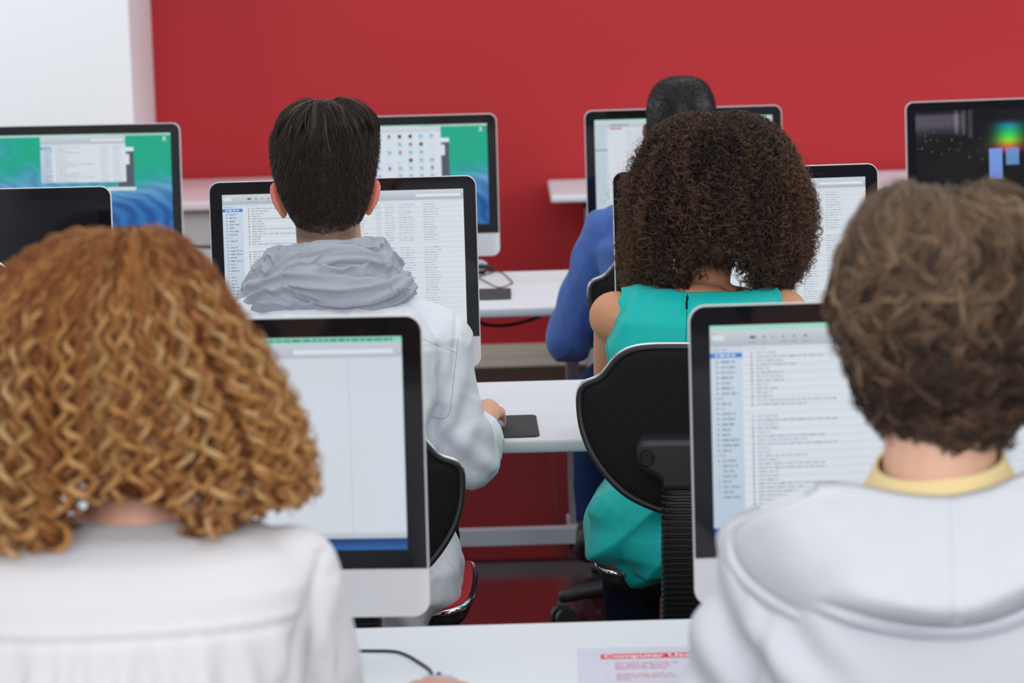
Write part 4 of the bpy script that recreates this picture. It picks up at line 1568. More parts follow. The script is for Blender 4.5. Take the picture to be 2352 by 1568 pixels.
# hair: short sides and back, long combed top
env = Env([(722, 772, 228), (700, 800, 234), (672, 832, 246), (648, 853, 264), (632, 864, 288), (625, 867, 318), (624, 867, 348), (628, 863, 385), (636, 857, 420), (647, 851, 452), (662, 841, 486), (680, 826, 516), (696, 812, 540)], 4.985,
          lambda t: np.interp(t, [0, 0.12, 0.3, 0.5, 0.7, 0.85, 1], [0.02, 0.065, 0.088, 0.094, 0.088, 0.072, 0.055]),
          lambda t: np.interp(t, [0, 0.12, 0.3, 0.5, 0.6, 0.7, 1], [0.04, 0.09, 0.10, 0.07, 0.03, 0.01, 0.005]))
hair = env.core('hair', 0.955, (36, 28, 26), man, mbase, 0.90, noise=0.006)
ctr = V3(env.P[5, 0], env.Y, env.P[6, 2])
# clipped back and sides, fading to skin at the nape
N, K = 17000, 6
t0 = rng.uniform(0.28, 1.0, N)
t0 = t0[rng.uniform(0, 1, N) < np.interp(t0, [0, 0.86, 0.93, 1.0], [1, 1, 0.55, 0.12])]
N = len(t0)
p0 = rng.uniform(-1.75, 1.75, N)
tau = np.linspace(0, 1, K)[None, :]
Ln = np.interp(t0, [0.28, 0.5, 0.75, 0.92, 1.0], [0.075, 0.058, 0.040, 0.020, 0.010]) * rng.uniform(0.6, 1.3, N)
lift = np.interp(t0, [0.28, 0.6, 0.9, 1.0], [0.085, 0.07, 0.05, 0.03]) * rng.uniform(0.2, 1.6, N)
swp = rng.normal(0, 0.05, N) + 0.16 * fbm(np.stack([p0 * 2, t0 * 4, p0 * 0], 1), 1.0, 4, 2)
P = env.S(p0[:, None] + swp[:, None] * tau, t0[:, None] + Ln[:, None] * tau * 0.9, 0.955 + lift[:, None] * tau ** 0.8)
C = hair_cols(N, K, [(46, 36, 31), (62, 48, 40), (34, 27, 25), (82, 64, 54)], [5, 4, 3, 1.6], root=0.85, tip=1.3)
strands('short_hair', P, np.full((N, K), 0.00036) * np.linspace(1, 0.4, K), C, hair, mbase)
# long top locks, combed back over the crown; their ragged ends fall on the clipped back
def top_locks(N, ch, name, lo, hi, e0, e1, pal, wts, height, rad):
    K = 24
    a = rng.uniform(-1, 1, N)
    tau = np.linspace(0, 1, K)[None, :]
    start = rng.uniform(lo, hi, N)[:, None]
    end = (rng.uniform(e0, e1, N) + 0.03 * np.sin(a * 7))[:, None]
    # strands part near the left corner: left ones fall straight, right ones sweep across
    phi = (a * 1.45)[:, None] * (0.70 + 0.30 * tau) + np.where(a > -0.35, 0.26, -0.06)[:, None] * tau + rng.normal(0, 0.06, (N, 1))
    lift = 0.975 + height * np.sin(np.pi * np.clip(tau * 0.95 + 0.10, 0, 1)) ** 0.8 * rng.uniform(0.15, 1.25, (N, 1))
    G = env.S(phi, start + (end - start) * tau, lift)
    G[..., 2] += 0.010 * np.sin(np.pi * tau) * rng.uniform(0.0, 1, (N, 1))
    P = clumps(G, ctr, ch, 0.0021, 0.0012, 0.10, jitter=0.3, taper=0.2)
    C = hair_cols(N, K, pal, wts, ch, root=0.9, tip=1.15, var=0.22)
    strands(name, P, np.full(P.shape[:2], rad) * np.linspace(1, 0.4, K), C, hair, mbase)


top_locks(210, 14, 'top_locks', 0.0, 0.14, 0.30, 0.47, [(58, 46, 41), (76, 62, 54), (42, 34, 31), (98, 82, 72)], [4, 4, 4, 2], 0.085, 0.00046)
top_locks(60, 10, 'crest_locks', 0.0, 0.10, 0.20, 0.40, [(104, 92, 88), (86, 74, 68), (60, 50, 46)], [2, 3, 3], 0.12, 0.00042)
# a few loose hairs over the top
N, K = 80, 12
G = env.S(np.linspace(-1.0, 0.9, N)[:, None] + rng.normal(0, 0.1, (N, 1)) + 0.25 * np.linspace(0, 1, K)[None, :], 0.02 + 0.14 * np.linspace(0, 1, K)[None, :] + rng.uniform(0, 0.06, (N, 1)), 1.0 + 0.12 * np.sin(np.pi * np.linspace(0, 1, K))[None, :] * rng.uniform(0.3, 1.5, (N, 1)))
strands('loose_hair', G, np.full(G.shape[:2], 0.00025), hair_cols(N, K, [(70, 58, 52), (110, 90, 80)], [2, 1]), hair, mbase)

# ================================================= person in the teal dress (middle row, right)
J = dict(hc=at(1632, 440, 4.99), hr=V3(0.070, 0.09, 0.108), nb=at(1603, 662, 4.915), sh=(at(1413, 728, 4.90), at(1796, 722, 4.90)), nr=0.047,
         el=(at(1402, 905, 4.98), at(1830, 905, 4.98)), pel=at(1592, 1215, 4.80))
px = J['pel'][0]
J['wr'] = (V3(px - 0.13, 5.24, DZ + 0.03), V3(px + 0.15, 5.24, DZ + 0.03))
J['hand'] = ((V3(0.1, 1, -0.1), zup, dict(curl=0.25)), (V3(-0.1, 1, -0.1), zup, dict(curl=0.25)))
J['kn'] = (V3(px - 0.09, 5.24, 0.60), V3(px + 0.09, 5.24, 0.60))
J['an'] = (V3(px - 0.09, 5.27, 0.11), V3(px + 0.09, 5.27, 0.11))
tw, tbase, _ = person('woman with a dark curly bob wearing a sleeveless teal dress', J, (208, 150, 114), None, 0.0045, True)
for i in (0, 1):
    A = J['an'][i]
    s = MB().cap(A + V3(0, -0.02, -0.045), A + V3(0, 0.15, -0.06), 0.042, 0.036, flat=((0, 0, 1), 0.85))
    organic('shoe', s, 0.006, 3, M['shoe'], tw, tbase)
lg = MB()
for i in (0, 1):
    hip_ = J['pel'] + V3((-1, 1)[i] * 0.085, 0.02, -0.01)
    lg.chain([lerp(hip_, J['kn'][i], 0.5), J['kn'][i], lerp(J['kn'][i], J['an'][i], 0.3), J['an'][i]], [0.076, 0.059, 0.056, 0.040])
organic('leggings', lg, 0.006, 4, M['dark_jeans'], tw, tbase)
dr = MB()
torso_rows(dr, [(1455, 1760, 655, 0.05), (1428, 1786, 680, 0.075), (1402, 1800, 725, 0.098), (1390, 1806, 790, 0.106), (1398, 1800, 850, 0.106), (1418, 1778, 950, 0.10), (1424, 1772, 1050, 0.10), (1398, 1798, 1150, 0.115), (1384, 1810, 1215, 0.128), (1396, 1806, 1262, 0.13), (1440, 1780, 1300, 0.115)], 4.905, 4.80, 0.1)
for S in J['sh']:
    dr.cap(J['nb'] + V3(0, 0, -0.035), lerp(J['nb'], S, 0.86) + V3(0, 0, 0.0), 0.055, 0.048)
hip = J['pel']
for i in (0, 1):
    dr.cap(hip + V3((-0.09, 0.09)[i], 0.02, -0.005), lerp(hip, J['kn'][i], 0.85) + V3((-0.01, 0.01)[i], 0, 0.0), 0.098, 0.075)
nk = np.array([(1400, 652), (1450, 652), (1500, 660), (1550, 668), (1600, 672), (1650, 671), (1700, 669), (1760, 664), (1810, 660)], float)
nkW = np.array([at(a, b, 4.83) for a, b in nk])
arm_l = np.array([(1432, 640), (1425, 662), (1410, 690), (1396, 724), (1389, 770), (1389, 800), (1397, 840), (1402, 870)], float)
armW = np.array([at(a, b, 4.88) for a, b in arm_l])
cxd = J['nb'][0]


def dress_folds(c, n):
    d = 0.0025 * fbm(c * V3(1, 1, 0.6), 10, 3, 2)
    low = np.clip((at(1500, 1110, 4.75)[2] - c[:, 2]) / 0.05, 0, 1)
    q = fbm(c, 6, 12, 2)
    d += low * (0.0065 * (1 - 2 * np.abs(np.sin((c[:, 2] * 0.8 - c[:, 0] * 0.75) * 34 + 2.2 * q))) + 0.003 * np.sin((c[:, 2] * 1.0 - c[:, 0] * 0.2) * 80 + 3 * q))
    upz = gauss(c[:, 2] - at(1430, 730, 4.85)[2], 0.05) * np.clip((at(1520, 730, 4.85)[0] - c[:, 0]) / 0.05, 0, 1)
    d += upz * 0.003 * np.sin((c[:, 0] * 0.9 - c[:, 2] * 0.5) * 190 + 2 * q)
    # armhole stitching line
    xa = np.interp(-c[:, 2], -armW[:, 2], armW[:, 0])
    d -= 0.0018 * gauss(c[:, 0] - (xa + 0.008), 0.0028) * (c[:, 1] < 4.93)
    # centre back seam
    d -= 0.0022 * gauss(c[:, 0] - at(1578, 740, 4.8)[0], 0.0026) * (c[:, 1] < 4.9)
    return c + n * d[:, None]


def dress_cut(c):
    zn = np.interp(c[:, 0], nkW[:, 0], nkW[:, 2])
    zn = np.where(c[:, 1] > 4.92, zn - 0.03, zn)
    xa = np.interp(-c[:, 2], -armW[:, 2], armW[:, 0])
    half = cxd - xa
    up_ = c[:, 2] > armW[-1, 2]
    return (c[:, 2] < zn) & (~up_ | (np.abs(c[:, 0] - cxd) < half))


dress = organic('dress', dr, 0.0042, 5, M['teal'], tw, tbase, deform=dress_folds, cut=dress_cut)
so = dress.modifiers.new('s', 'SOLIDIFY')
so.thickness, so.offset = 0.0018, -1
seam(dress, [(1424, 668), (1408, 695), (1396, 733), (1392, 771), (1395, 803), (1400, 841)], 0.0007, M['teal_seam'], tw, tbase)
seam(dress, [(1578, 700), (1577, 740), (1574, 790)], 0.0007, M['teal_seam'], tw, tbase)
zp = [at(1578.5, y, 4.80) for y in (676, 690, 705)]
zz = MB().tube(zp, 0.0010, 6)
zz.rbox(at(1577, 700, 4.797), (0.0036, 0.003, 0.015), 0.002, 0.0008, axis='y')
zz.ell(at(1578.5, 684, 4.797), (0.0024, 0.002, 0.005))
zipper = zz.build('zip_pull', M['zip'], dress, tbase)

env = Env([(1612, 1668, 254), (1560, 1722, 264), (1522, 1764, 284), (1490, 1793, 314), (1464, 1818, 354), (1446, 1838, 398), (1436, 1856, 446), (1431, 1862, 500), (1431, 1862, 552), (1436, 1852, 600), (1446, 1826, 640), (1470, 1800, 668)], 4.97, 0.135, 0.10)
hair = env.core('hair', 0.90, (36, 27, 25), tw, tbase, 0.80, noise=0.012)
ctr = V3(env.P[5, 0], env.Y, env.P[8, 2])


def afro(N, ch, K, s0, s1, r, amp, per, pal, wts, name, lenr=(0.16, 0.34), frizz=0.0, top=0.88, spr=0.0013, jit=0.35):
    t0 = rng.uniform(0, 1, N) ** 0.75 * top
    p0 = rng.uniform(-2.6, 2.6, N)
    tau = np.linspace(0, 1, K)[None, :]
    L = rng.uniform(*lenr, N)
    gap = np.abs(np.sin(p0)) * np.sign(np.cos(p0)).clip(0, 1) + (np.cos(p0) <= 0)
    tmax = np.interp(gap, [0, 0.34, 0.50, 0.8, 1], [0.80, 0.83, 0.97, 1.03, 1.0]) + rng.normal(0, 0.02, N)
    t1 = np.minimum(t0 + L, tmax)
    t0 = np.minimum(t0, t1 - 0.05)
    s = (rng.uniform(s0, s1, N) + 0.055 * fbm(np.stack([p0 * 3.0, t0 * 7, 0 * p0], 1), 1.0, 62, 2))[:, None]
    tt_ = t0[:, None] + (t1 - t0)[:, None] * tau
    G = env.S(p0[:, None] + np.cumsum(rng.normal(0, 0.02, (N, K)), 1) * 0.8, tt_, s + 0.05 * np.sin(tau * 2.2) * rng.uniform(-0.3, 1.2, (N, 1)) + frizz * tau * rng.uniform(0.1, 1, (N, 1)))
    P = clumps(G, ctr, ch, spr, amp * (0.4 + 0.8 * tau), per, flat=0.9, jitter=jit)
    C = hair_cols(N, K, pal, wts, ch, root=0.85, tip=1.2)
    # caramel tint towards the top and both sides
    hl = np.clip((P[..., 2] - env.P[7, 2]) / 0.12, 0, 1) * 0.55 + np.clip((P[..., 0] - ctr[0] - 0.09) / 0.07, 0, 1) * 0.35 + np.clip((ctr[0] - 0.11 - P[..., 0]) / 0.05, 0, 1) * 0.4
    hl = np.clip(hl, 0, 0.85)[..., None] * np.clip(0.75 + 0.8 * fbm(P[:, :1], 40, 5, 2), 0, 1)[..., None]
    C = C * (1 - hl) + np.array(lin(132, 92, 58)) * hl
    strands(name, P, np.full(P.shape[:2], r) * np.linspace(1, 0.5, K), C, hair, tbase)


pal_t = [(50, 38, 34), (66, 50, 43), (36, 28, 27), (88, 66, 54)]
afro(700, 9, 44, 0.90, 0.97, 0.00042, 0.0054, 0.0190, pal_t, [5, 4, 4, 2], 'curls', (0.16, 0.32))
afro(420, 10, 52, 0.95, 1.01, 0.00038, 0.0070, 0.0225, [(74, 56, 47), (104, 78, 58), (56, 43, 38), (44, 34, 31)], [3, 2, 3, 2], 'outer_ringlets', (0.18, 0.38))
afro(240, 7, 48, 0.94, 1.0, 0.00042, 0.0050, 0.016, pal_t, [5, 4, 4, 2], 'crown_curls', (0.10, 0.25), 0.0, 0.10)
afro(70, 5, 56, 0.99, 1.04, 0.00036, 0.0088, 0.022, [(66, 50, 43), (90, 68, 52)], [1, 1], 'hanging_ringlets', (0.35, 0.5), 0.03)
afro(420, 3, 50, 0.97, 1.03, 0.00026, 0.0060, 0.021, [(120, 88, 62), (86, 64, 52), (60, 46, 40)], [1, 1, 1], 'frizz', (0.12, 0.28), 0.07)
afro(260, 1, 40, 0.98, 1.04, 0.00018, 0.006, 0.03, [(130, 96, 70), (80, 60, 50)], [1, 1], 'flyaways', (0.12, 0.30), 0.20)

# ================================================= man in the blue top (far row)
J = dict(hc=at(1566, 290, 6.90), hr=V3(0.076, 0.098, 0.114), arm=0.85, nb=at(1560, 452, 6.85), sh=(at(1392, 540, 6.84), at(1738, 534, 6.84)), nr=0.058,
         el=(at(1306, 782, 6.82), at(1830, 770, 6.82)), pel=at(1553, 835, 6.68))
px = J['pel'][0]
J['wr'] = (V3(px - 0.07, 7.10, DZ + 0.03), V3(px + 0.12, 7.14, DZ + 0.03))
J['hand'] = ((V3(0.5, 1, -0.1), zup, dict(curl=0.25)), (V3(-0.3, 1, -0.1), zup, dict(curl=0.25)))
J['kn'] = (at(1372, 905, 7.02), V3(px + 0.14, 7.10, 0.575))
J['an'] = (at(1366, 1205, 7.02), V3(px + 0.12, 7.14, 0.10))
J['toe'] = (at(1352, 1262, 7.16), V3(px + 0.12, 7.29, 0.055))
bm_, bbase, _ = person('man with close-cropped black hair wearing a blue long-sleeved top', J, (112, 70, 52), None, 0.005)
trousers(J, bbase, bm_, M['jeans'], r=0.92)
sw = MB()
torso_rows(sw, [(1470, 1650, 480, 0.06), (1408, 1712, 505, 0.085), (1370, 1760, 560, 0.11), (1378, 1750, 650, 0.12), (1386, 1744, 740, 0.12), (1388, 1742, 810, 0.125), (1392, 1740, 850, 0.12)], 6.85, 6.70, 0.12)
for i in (0, 1):
    S, E, W_ = J['sh'][i], J['el'][i], J['wr'][i]
    sw.cap(J['nb'] + V3(0, 0, -0.03), S + V3(0, 0, 0.002), 0.062, 0.060)
    sw.chain([S, lerp(S, E, 0.5), E, lerp(E, W_, 0.9)], [0.062, 0.060, 0.055, 0.042])


def knit(c, n):
    d = 0.004 * fbm(c * V3(1, 1, 0.55), 10, 21, 3) + 0.004 * np.clip(1 - 2.2 * np.abs(fbm(c * V3(1.3, 1, 0.45), 15, 23, 2)), 0, 1) ** 3
    k = gauss(np.linalg.norm((c - at(1385, 690, 6.78)) * V3(1.2, 0.6, 0.6), axis=1), 0.13)
    d += k * 0.008 * np.sin((c[:, 0] * 1.3 + c[:, 2] * 0.35) * 75 + 2 * fbm(c, 8, 2, 2))
    return c + n * d[:, None]


organic('sweater', sw, 0.006, 5, M['blue_knit'], bm_, bbase, deform=knit)
env = Env([(1540, 1590, 175), (1512, 1618, 186), (1494, 1634, 210), (1486, 1643, 240), (1485, 1645, 270), (1488, 1643, 305), (1495, 1636, 345), (1506, 1626, 380), (1520, 1612, 405)], 6.905, 0.105, lambda t: np.interp(t, [0, 0.2, 0.5, 0.6, 1], [0.04, 0.09, 0.06, 0.01, 0.005]))
hair = env.core('cropped_hair', 1.0, (22, 21, 23), bm_, bbase, 1.0, noise=0.0008)
N, K = 9000, 3
P = env.S(rng.uniform(-1.9, 1.9, (N, 1)) + np.zeros((1, K)), rng.uniform(0, 1, (N, 1)) + 0.01 * np.linspace(0, 1, K)[None, :], 0.995 + 0.03 * np.linspace(0, 1, K)[None, :])
strands('stubble', P, np.full((N, K), 0.0004), hair_cols(N, K, [(24, 23, 25), (36, 34, 36)], [2, 1]), hair, bbase)

# ================================================= ginger-haired person in the white blouse (nearest, left)
J = dict(hc=at(292, 830, 2.86), hr=V3(0.072, 0.092, 0.110), arm=0.9, nb=at(320, 1190, 2.815), sh=(at(-40, 1305, 2.81), at(668, 1318, 2.81)), nr=0.048,
         el=(at(-130, 1640, 2.86), at(742, 1730, 2.84)), pel=V3(at(310, 1500, 2.7)[0], 2.72, 0.56))
px = J['pel'][0]
gw = V3(mg[0] + 0.002, mg[1] - 0.102, DZ + 0.036)
J['wr'] = (V3(px - 0.14, 3.14, DZ + 0.03), gw)
J['hand'] = ((V3(0.2, 1, -0.1), zup, dict(curl=0.25)), (V3(0.0, 1, -0.06), zup, dict(curl=0.24, spread=0.20)))
J['kn'] = (V3(px - 0.11, 3.13, 0.52), V3(px + 0.11, 3.13, 0.52))
J['an'] = (V3(px - 0.11, 3.17, 0.09), V3(px + 0.11, 3.17, 0.09))
gp, gbase, _ = person('woman with long curly ginger hair wearing a white blouse', J, (226, 170, 146), None, 0.0045, True)
trousers(J, gbase, gp, M['jeans'])
bl_ = MB()
torso_rows(bl_, [(130, 500, 1182, 0.05), (30, 600, 1212, 0.07), (-70, 690, 1262, 0.09), (-105, 728, 1330, 0.10), (-95, 720, 1430, 0.108), (-85, 705, 1560, 0.115), (-95, 715, 1700, 0.12), (-115, 735, 1850, 0.125), (-130, 750, 1980, 0.13)], 2.825, 2.735, 0.1)
for i in (0, 1):
    S, E, W_ = J['sh'][i], J['el'][i], J['wr'][i]
    bl_.cap(J['nb'] + V3(0, 0, -0.045), S + V3(0, 0, -0.002), 0.050, 0.050)
    bl_.chain([S, lerp(S, E, 0.5), E, lerp(E, W_, 0.70)], [0.051, 0.057, 0.050, 0.036])
zyoke = at(300, 1446, 2.72)[2]


def gathers(c, n):
    d = 0.0025 * fbm(c, 8, 14, 2)
    backf = np.clip((-n[:, 1] - 0.1) / 0.5, 0, 1)
    xr = c[:, 0] - at(290, 1446, 2.72)[0]
    dep = zyoke + 0.02 * xr - c[:, 2]
    k = np.clip(dep / 0.05, 0, 1) * backf * (np.abs(xr) < 0.2)
    fan = xr / (1 + 2.2 * np.clip(dep, 0, 0.3))
    q = fbm(np.stack([fan * 8, c[:, 2] * 1.2, 0 * fan], 1), 1.0, 19, 2)
    d += k * (0.0060 * np.sin(fan * 185 + 5 * q) + 0.0035 * np.sin(fan * 92 + 2 + 3 * q))
    d -= 0.003 * gauss(dep, 0.0035) * backf * (np.abs(xr) < 0.17)
    d += 0.0022 * gauss(dep + 0.005, 0.005) * backf * (np.abs(xr) < 0.17)
    # sleeve seam and sleeve folds
    for sgn, a, b in ((1, at(738, 1290, 2.77), at(650, 1580, 2.74)),):
        xs = np.interp(-c[:, 2], [-a[2], -b[2]], [a[0], b[0]])
        d -= 0.0045 * gauss(c[:, 0] - xs, 0.006) * backf * (c[:, 2] < a[2] + 0.01)
        d += 0.0045 * gauss(c[:, 0] - xs - 0.022, 0.012) * backf * (c[:, 2] < a[2] - 0.02)
    return c + n * d[:, None]


nz_g = np.array([at(a, b, 2.78) for a, b in ((60, 1150), (130, 1166), (200, 1180), (270, 1188), (340, 1186), (410, 1176), (480, 1162), (560, 1150))])
blouse = organic('blouse', bl_, 0.0050, 5, M['white_blouse'], gp, gbase, deform=gathers,
                 cut=lambda c: (c[:, 2] < np.interp(c[:, 0], nz_g[:, 0], nz_g[:, 2]) - 0.02 * (c[:, 1] > 2.82)))
so = blouse.modifiers.new('s', 'SOLIDIFY')
so.thickness, so.offset = 0.002, -1

env = Env([(240, 335, 524), (165, 392, 540), (85, 438, 574), (0, 482, 628), (-60, 522, 690), (-100, 562, 752), (-132, 604, 822), (-155, 642, 892), (-172, 682, 970), (-182, 706, 1050), (-182, 716, 1115), (-165, 690, 1168), (-140, 640, 1200)], 2.84, 0.130, 0.11)
hair = env.core('hair', 0.90, (112, 66, 38), gp, gbase, 0.80, noise=0.012)
ctr = V3(env.P[5, 0], env.Y, env.P[9, 2])


def ringlets(N, ch, K, r, spread, amp, per, pal, wts, name, s0, s1, st=(0.0, 0.16), jit=0.45, var=0.12, lim=2.7, a0=0.2, cut=9):
    p0 = np.linspace(-lim, lim, N) + rng.normal(0, 0.45 * lim / N, N)
    tau = np.linspace(0, 1, K)[None, :]
    xs_ = np.sin(p0) * (np.cos(p0) > 0) + (np.cos(p0) <= 0) * np.sign(np.sin(p0))
    tmax = np.interp(xs_, [-1, -0.72, -0.45, -0.20, -0.10, 0.3, 0.42, 0.55, 0.8, 1], [1.0, 1.03, 1.03, 1.02, 0.87, 0.875, 0.92, 1.0, 0.97, 0.94])
    t1 = np.minimum(tmax - np.abs(rng.normal(0, 0.035, N)), cut + rng.uniform(-0.1, 0.1, N))
    t0 = rng.uniform(*st, N)
    tt_ = t0[:, None] + (t1 - t0)[:, None] * tau
    s = rng.uniform(s0, s1, N)[:, None]
    wob = 0.05 * np.sin(tau * rng.uniform(3, 7, (N, 1)) + rng.uniform(0, 6, (N, 1)))
    G = env.S(p0[:, None] + wob * 0.5, tt_, s + wob * 0.25)
    grow = a0 + (1.1 - a0) * np.clip((tt_ - 0.1) / 0.8, 0, 1) ** 1.2
    P = clumps(G, ctr, ch, spread, amp * grow, per, flat=0.8, jitter=jit)
    C = hair_cols(N, K, pal, wts, ch, var=var, root=0.85, tip=1.12)
    hl = (np.clip((ctr[0] - 0.10 - P[..., 0]) / 0.08, 0, 1) * 0.5 + np.clip((P[..., 0] - ctr[0] - 0.13) / 0.06, 0, 1) * 0.35 + np.clip((P[..., 2] - env.P[4, 2]) / 0.05, 0, 1) * 0.25)[..., None]  # rim light put into the hair colour: paler left, right and top
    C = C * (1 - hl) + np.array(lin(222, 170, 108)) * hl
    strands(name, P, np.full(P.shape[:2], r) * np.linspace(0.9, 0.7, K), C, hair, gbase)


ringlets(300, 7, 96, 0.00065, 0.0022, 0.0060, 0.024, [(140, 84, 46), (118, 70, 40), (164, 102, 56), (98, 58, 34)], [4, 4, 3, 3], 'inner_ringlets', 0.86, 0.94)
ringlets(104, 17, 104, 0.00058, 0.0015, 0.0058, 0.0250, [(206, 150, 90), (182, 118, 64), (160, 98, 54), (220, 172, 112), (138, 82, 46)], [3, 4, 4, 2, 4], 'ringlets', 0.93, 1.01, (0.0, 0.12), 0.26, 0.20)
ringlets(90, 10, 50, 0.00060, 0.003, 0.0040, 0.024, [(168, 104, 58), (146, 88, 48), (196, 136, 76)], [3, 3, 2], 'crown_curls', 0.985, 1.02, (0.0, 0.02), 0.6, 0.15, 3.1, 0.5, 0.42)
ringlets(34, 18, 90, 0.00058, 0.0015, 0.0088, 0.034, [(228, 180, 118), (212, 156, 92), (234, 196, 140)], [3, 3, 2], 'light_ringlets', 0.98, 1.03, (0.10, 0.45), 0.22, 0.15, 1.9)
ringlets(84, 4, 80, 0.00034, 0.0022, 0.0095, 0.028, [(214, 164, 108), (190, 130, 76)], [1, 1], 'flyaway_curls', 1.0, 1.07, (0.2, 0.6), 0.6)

# ================================================= person in the pale hoodie (nearest, right)
J = dict(hc=at(2158, 705, 2.86), hr=V3(0.074, 0.095, 0.112), arm=0.85, nb=at(2160, 1110, 2.815), sh=(at(1772, 1318, 2.81), at(2545, 1305, 2.81)), nr=0.055,
         el=(at(1668, 1640, 2.84), at(2650, 1640, 2.84)), pel=V3(at(2180, 1500, 2.7)[0], 2.74, 0.63))
px = J['pel'][0]
J['wr'] = (V3(px - 0.12, 3.16, DZ + 0.03), V3(px + 0.16, 3.16, DZ + 0.03))
J['hand'] = ((V3(0.3, 1, -0.1), zup, dict(curl=0.25)), (V3(-0.2, 1, -0.1), zup, dict(curl=0.25)))
J['kn'] = (V3(px - 0.11, 3.16, 0.585), V3(px + 0.11, 3.16, 0.585))
J['an'] = (V3(px - 0.11, 3.20, 0.09), V3(px + 0.11, 3.20, 0.09))
bp, bbase2, _ = person('boy with tousled brown hair wearing a pale grey hoodie', J, (238, 188, 160), (226, 140, 126), 0.0045)
trousers(J, bbase2, bp, M['dark_jeans'])
# yellow collar
tc_ = MB()
an = np.linspace(0, 2 * math.pi, 64, endpoint=False)
cc_ = at(2158, 1108, 2.825)
rings = []
for r_, dz_ in ((0.0585, 0.026), (0.0615, 0.027), (0.067, 0.014), (0.078, -0.006), (0.096, -0.024), (0.092, -0.030), (0.057, -0.01)):
    rings.append(np.stack([cc_[0] + r_ * 1.06 * np.sin(an), cc_[1] - r_ * 0.95 * np.cos(an), cc_[2] + dz_ - 0.012 * np.cos(an) * (1 if r_ else 0) + -0.003 * np.abs(np.sin(an)) + 0.006 * np.sin(an) + 0.008 * np.sin(an) * 0], 1))
tc_.loft(rings, caps=False)
tc_.build('yellow_collar', M['yellow'], bp, bbase2, sharp=60)
hd = MB()
torso_rows(hd, [(1960, 2370, 1150, 0.06), (1830, 2490, 1190, 0.085), (1745, 2580, 1240, 0.10), (1700, 2630, 1310, 0.112), (1705, 2625, 1430, 0.12), (1720, 2610, 1560, 0.125), (1730, 2600, 1700, 0.125), (1720, 2610, 1830, 0.13)], 2.83, 2.745, 0.12)
for i in (0, 1):
    S, E, W_ = J['sh'][i], J['el'][i], J['wr'][i]
    hd.cap(J['nb'] + V3(0, 0, -0.05), S, 0.055, 0.054)
    hd.chain([S, lerp(S, E, 0.5), E, lerp(E, W_, 0.85)], [0.056, 0.058, 0.058, 0.047])


def jersey(c, n):
    d = 0.004 * fbm(c * V3(1, 1, 0.7), 8, 33, 3)
    for a, wd in ((at(1660, 1450, 2.78), 0.10), (at(1790, 1500, 2.74), 0.08)):
        k = gauss(np.linalg.norm((c - a) * V3(1, 0.6, 0.8), axis=1), wd)
        d += k * 0.005 * np.sin((c[:, 0] * 1.1 + c[:, 2] * 0.55) * 80 + 2.2 * fbm(c, 7, 3, 2))
    xs = at(1752, 1500, 2.72)[0] + 0.05 * (c[:, 2] - at(1752, 1500, 2.72)[2])
    d -= 0.006 * gauss(c[:, 0] - xs, 0.007) * (c[:, 1] < 2.82)
    return c + n * d[:, None]


hood_body = organic('hoodie', hd, 0.0055, 5, M['hoodie'], bp, bbase2, deform=jersey,
                    cut=lambda c: ~((c[:, 2] > cc_[2] - 0.014) & (np.hypot((c[:, 0] - cc_[0]) / 1.12, c[:, 1] - cc_[1]) < 0.088)))
# the hood lying on the back
col_px = smooth_poly(np.array([(1880, 1122), (1935, 1120), (1985, 1126), (2080, 1146), (2190, 1154), (2290, 1132), (2350, 1100), (2405, 1084)], float), 2)
rim_px = smooth_poly(np.array([(1852, 1140), (1740, 1176), (1662, 1214), (1645, 1262), (1672, 1330), (1760, 1402), (1900, 1462), (2060, 1502), (2190, 1514), (2330, 1490), (2470, 1410), (2600, 1300), (2640, 1220), (2560, 1150), (2440, 1100)], float), 2)


def resample(p, n):
    L = np.concatenate([[0], np.cumsum(np.linalg.norm(np.diff(p, axis=0), axis=1))])
    u = np.linspace(0, L[-1], n)
    return np.stack([np.interp(u, L, p[:, i]) for i in range(p.shape[1])], 1)


na, ns = 150, 110
ca, ra = resample(col_px, na), resample(rim_px, na)
aa = np.linspace(0, 1, na)[:, None]
ss = np.linspace(0, 1, ns)[None, :]
pxg = ca[:, None, 0] * (1 - ss) + ra[:, None, 0] * ss
pyg = ca[:, None, 1] * (1 - ss) + ra[:, None, 1] * ss + 26 * np.sin(np.pi * ss) * np.sin(np.pi * aa)
env_a = np.sin(np.pi * np.clip(aa, 0.0, 1)) ** 0.55
mid = np.clip((aa - 0.30) / 0.15, 0, 1) * np.clip((1.02 - aa) / 0.12, 0, 1)
wob_ = 0.02 * fbm(np.stack([aa * 6 + 0 * ss, ss * 3 + 0 * aa, 0 * aa + 0 * ss], -1), 1.0, 40, 2)
bul = 0.030 * np.sin(np.pi * np.clip(ss, 0, 1) ** 1.2) + 0.022 * gauss(ss - 0.62 - wob_, 0.16) * mid
bul = bul - 0.020 * gauss(ss - 0.775 - wob_, 0.030) * mid + 0.010 * gauss(ss - 0.84 - wob_, 0.04) * mid
bul = bul - 0.013 * gauss(ss - 0.900 - wob_ * 0.3, 0.016) + 0.012 * gauss(ss - 0.965, 0.035)
bul = bul * env_a * (1 - ss ** 14) + 0.004
seam_x = 2190 + 10 * np.sin(ss * 3)
bul = bul - 0.004 * gauss(pxg - seam_x, 9) * (ss < 0.72)
bul = bul + 0.003 * fbm(np.stack([pxg / 100, pyg / 100, 0 * pxg], -1), 1.0, 44, 2)
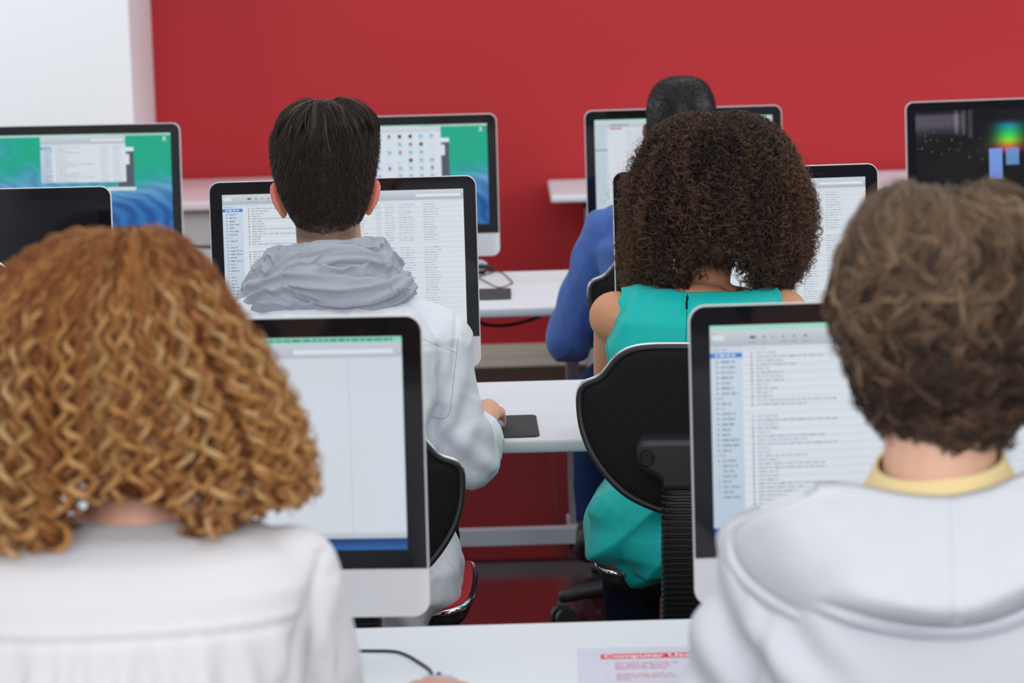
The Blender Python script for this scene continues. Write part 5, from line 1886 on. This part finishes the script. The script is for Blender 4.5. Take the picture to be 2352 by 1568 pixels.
# back of the torso bulges towards us in the middle, falls away at the shoulders
backY = 2.716 + 0.080 * (np.abs(pxg - 2165) / 490) ** 3.2 - 0.026 * np.clip((pyg - 1130) / 300, 0, 1)
top, under = [], []
G1 = np.empty((na, ns, 3))
G2 = np.empty((na, ns, 3))
for i in range(na):
    for j in range(ns):
        G1[i, j] = at(pxg[i, j], pyg[i, j], backY[i, j] - bul[i, j])
        G2[i, j] = G1[i, j] + V3(0, 0.030 + bul[i, j] * 0.6, 0)
hm = MB()
hm.grid(np.concatenate([G1, G2[:, ::-1]], 1), 0, False, True)
hood = hm.build('hood', M['hoodie'], bp, bbase2, sharp=180)

env = Env([(2110, 2250, 424), (2050, 2310, 440), (2006, 2352, 470), (1972, 2384, 520), (1946, 2404, 580), (1926, 2418, 640), (1915, 2424, 690), (1922, 2420, 740), (1946, 2404, 790), (1966, 2384, 850), (1984, 2366, 905), (2008, 2342, 950), (2040, 2310, 985)], 2.85,
          lambda t: np.interp(t, [0, 0.12, 0.3, 0.5, 0.72, 0.88, 1], [0.03, 0.085, 0.118, 0.122, 0.105, 0.08, 0.068]),
          lambda t: np.interp(t, [0, 0.12, 0.3, 0.5, 0.62, 0.75, 1], [0.05, 0.10, 0.11, 0.075, 0.045, 0.02, 0.01]))
hair = env.core('hair', 0.90, (58, 44, 37), bp, bbase2, 0.97, noise=0.008)
ctr = V3(env.P[5, 0], env.Y, env.P[7, 2])


def locks(N, ch, K, r, spread, pal, wts, name, st, length, s0, s1, curl):
    p0 = rng.uniform(-2.1, 2.1, N)
    t0 = rng.uniform(*st, N)
    tau = np.linspace(0, 1, K)[None, :]
    L = rng.uniform(*length, N)[:, None]
    sw_ = fbm(np.stack([p0 * 1.3, t0 * 3.0, 0 * p0], 1), 1.0, 50, 2)[:, None]
    f = rng.uniform(3.5, 7.5, (N, 1))
    ph_ = rng.uniform(0, 6.28, (N, 1))
    dphi = (0.9 * sw_ + 0.55 * np.clip(1 - t0[:, None] / 0.35, 0, 1)) * tau + curl * np.sin(f * tau + ph_) * tau ** 0.7 * 0.28
    tt_ = t0[:, None] + L * (tau - 0.25 * curl * tau ** 3 * rng.uniform(0, 1.4, (N, 1)))
    tt_ = np.minimum(tt_, 1.03 + 0.02 * np.sin(p0[:, None] * 9))
    lift_ = rng.uniform(s0, s1, N)[:, None] + 0.05 * fbm(np.stack([p0 * 2.2, t0 * 6, 0 * p0], 1), 1.0, 61, 2)[:, None] + 0.07 * np.sin(np.pi * tau * rng.uniform(0.6, 1.3, (N, 1))) * rng.uniform(0.2, 1.2, (N, 1))
    G = env.S(p0[:, None] + dphi, tt_, lift_)
    P = clumps(G, ctr, ch, spread, 0.0035 * curl * (0.2 + tau), 0.05, jitter=0.25, taper=0.45)
    C = hair_cols(N, K, pal, wts, ch, var=0.10, root=0.8, tip=1.2)
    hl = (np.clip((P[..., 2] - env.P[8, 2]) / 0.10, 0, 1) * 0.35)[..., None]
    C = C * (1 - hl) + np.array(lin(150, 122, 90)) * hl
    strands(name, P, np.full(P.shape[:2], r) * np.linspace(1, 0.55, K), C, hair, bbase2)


pal_b = [(130, 104, 84), (106, 84, 69), (154, 126, 103), (80, 62, 52)]
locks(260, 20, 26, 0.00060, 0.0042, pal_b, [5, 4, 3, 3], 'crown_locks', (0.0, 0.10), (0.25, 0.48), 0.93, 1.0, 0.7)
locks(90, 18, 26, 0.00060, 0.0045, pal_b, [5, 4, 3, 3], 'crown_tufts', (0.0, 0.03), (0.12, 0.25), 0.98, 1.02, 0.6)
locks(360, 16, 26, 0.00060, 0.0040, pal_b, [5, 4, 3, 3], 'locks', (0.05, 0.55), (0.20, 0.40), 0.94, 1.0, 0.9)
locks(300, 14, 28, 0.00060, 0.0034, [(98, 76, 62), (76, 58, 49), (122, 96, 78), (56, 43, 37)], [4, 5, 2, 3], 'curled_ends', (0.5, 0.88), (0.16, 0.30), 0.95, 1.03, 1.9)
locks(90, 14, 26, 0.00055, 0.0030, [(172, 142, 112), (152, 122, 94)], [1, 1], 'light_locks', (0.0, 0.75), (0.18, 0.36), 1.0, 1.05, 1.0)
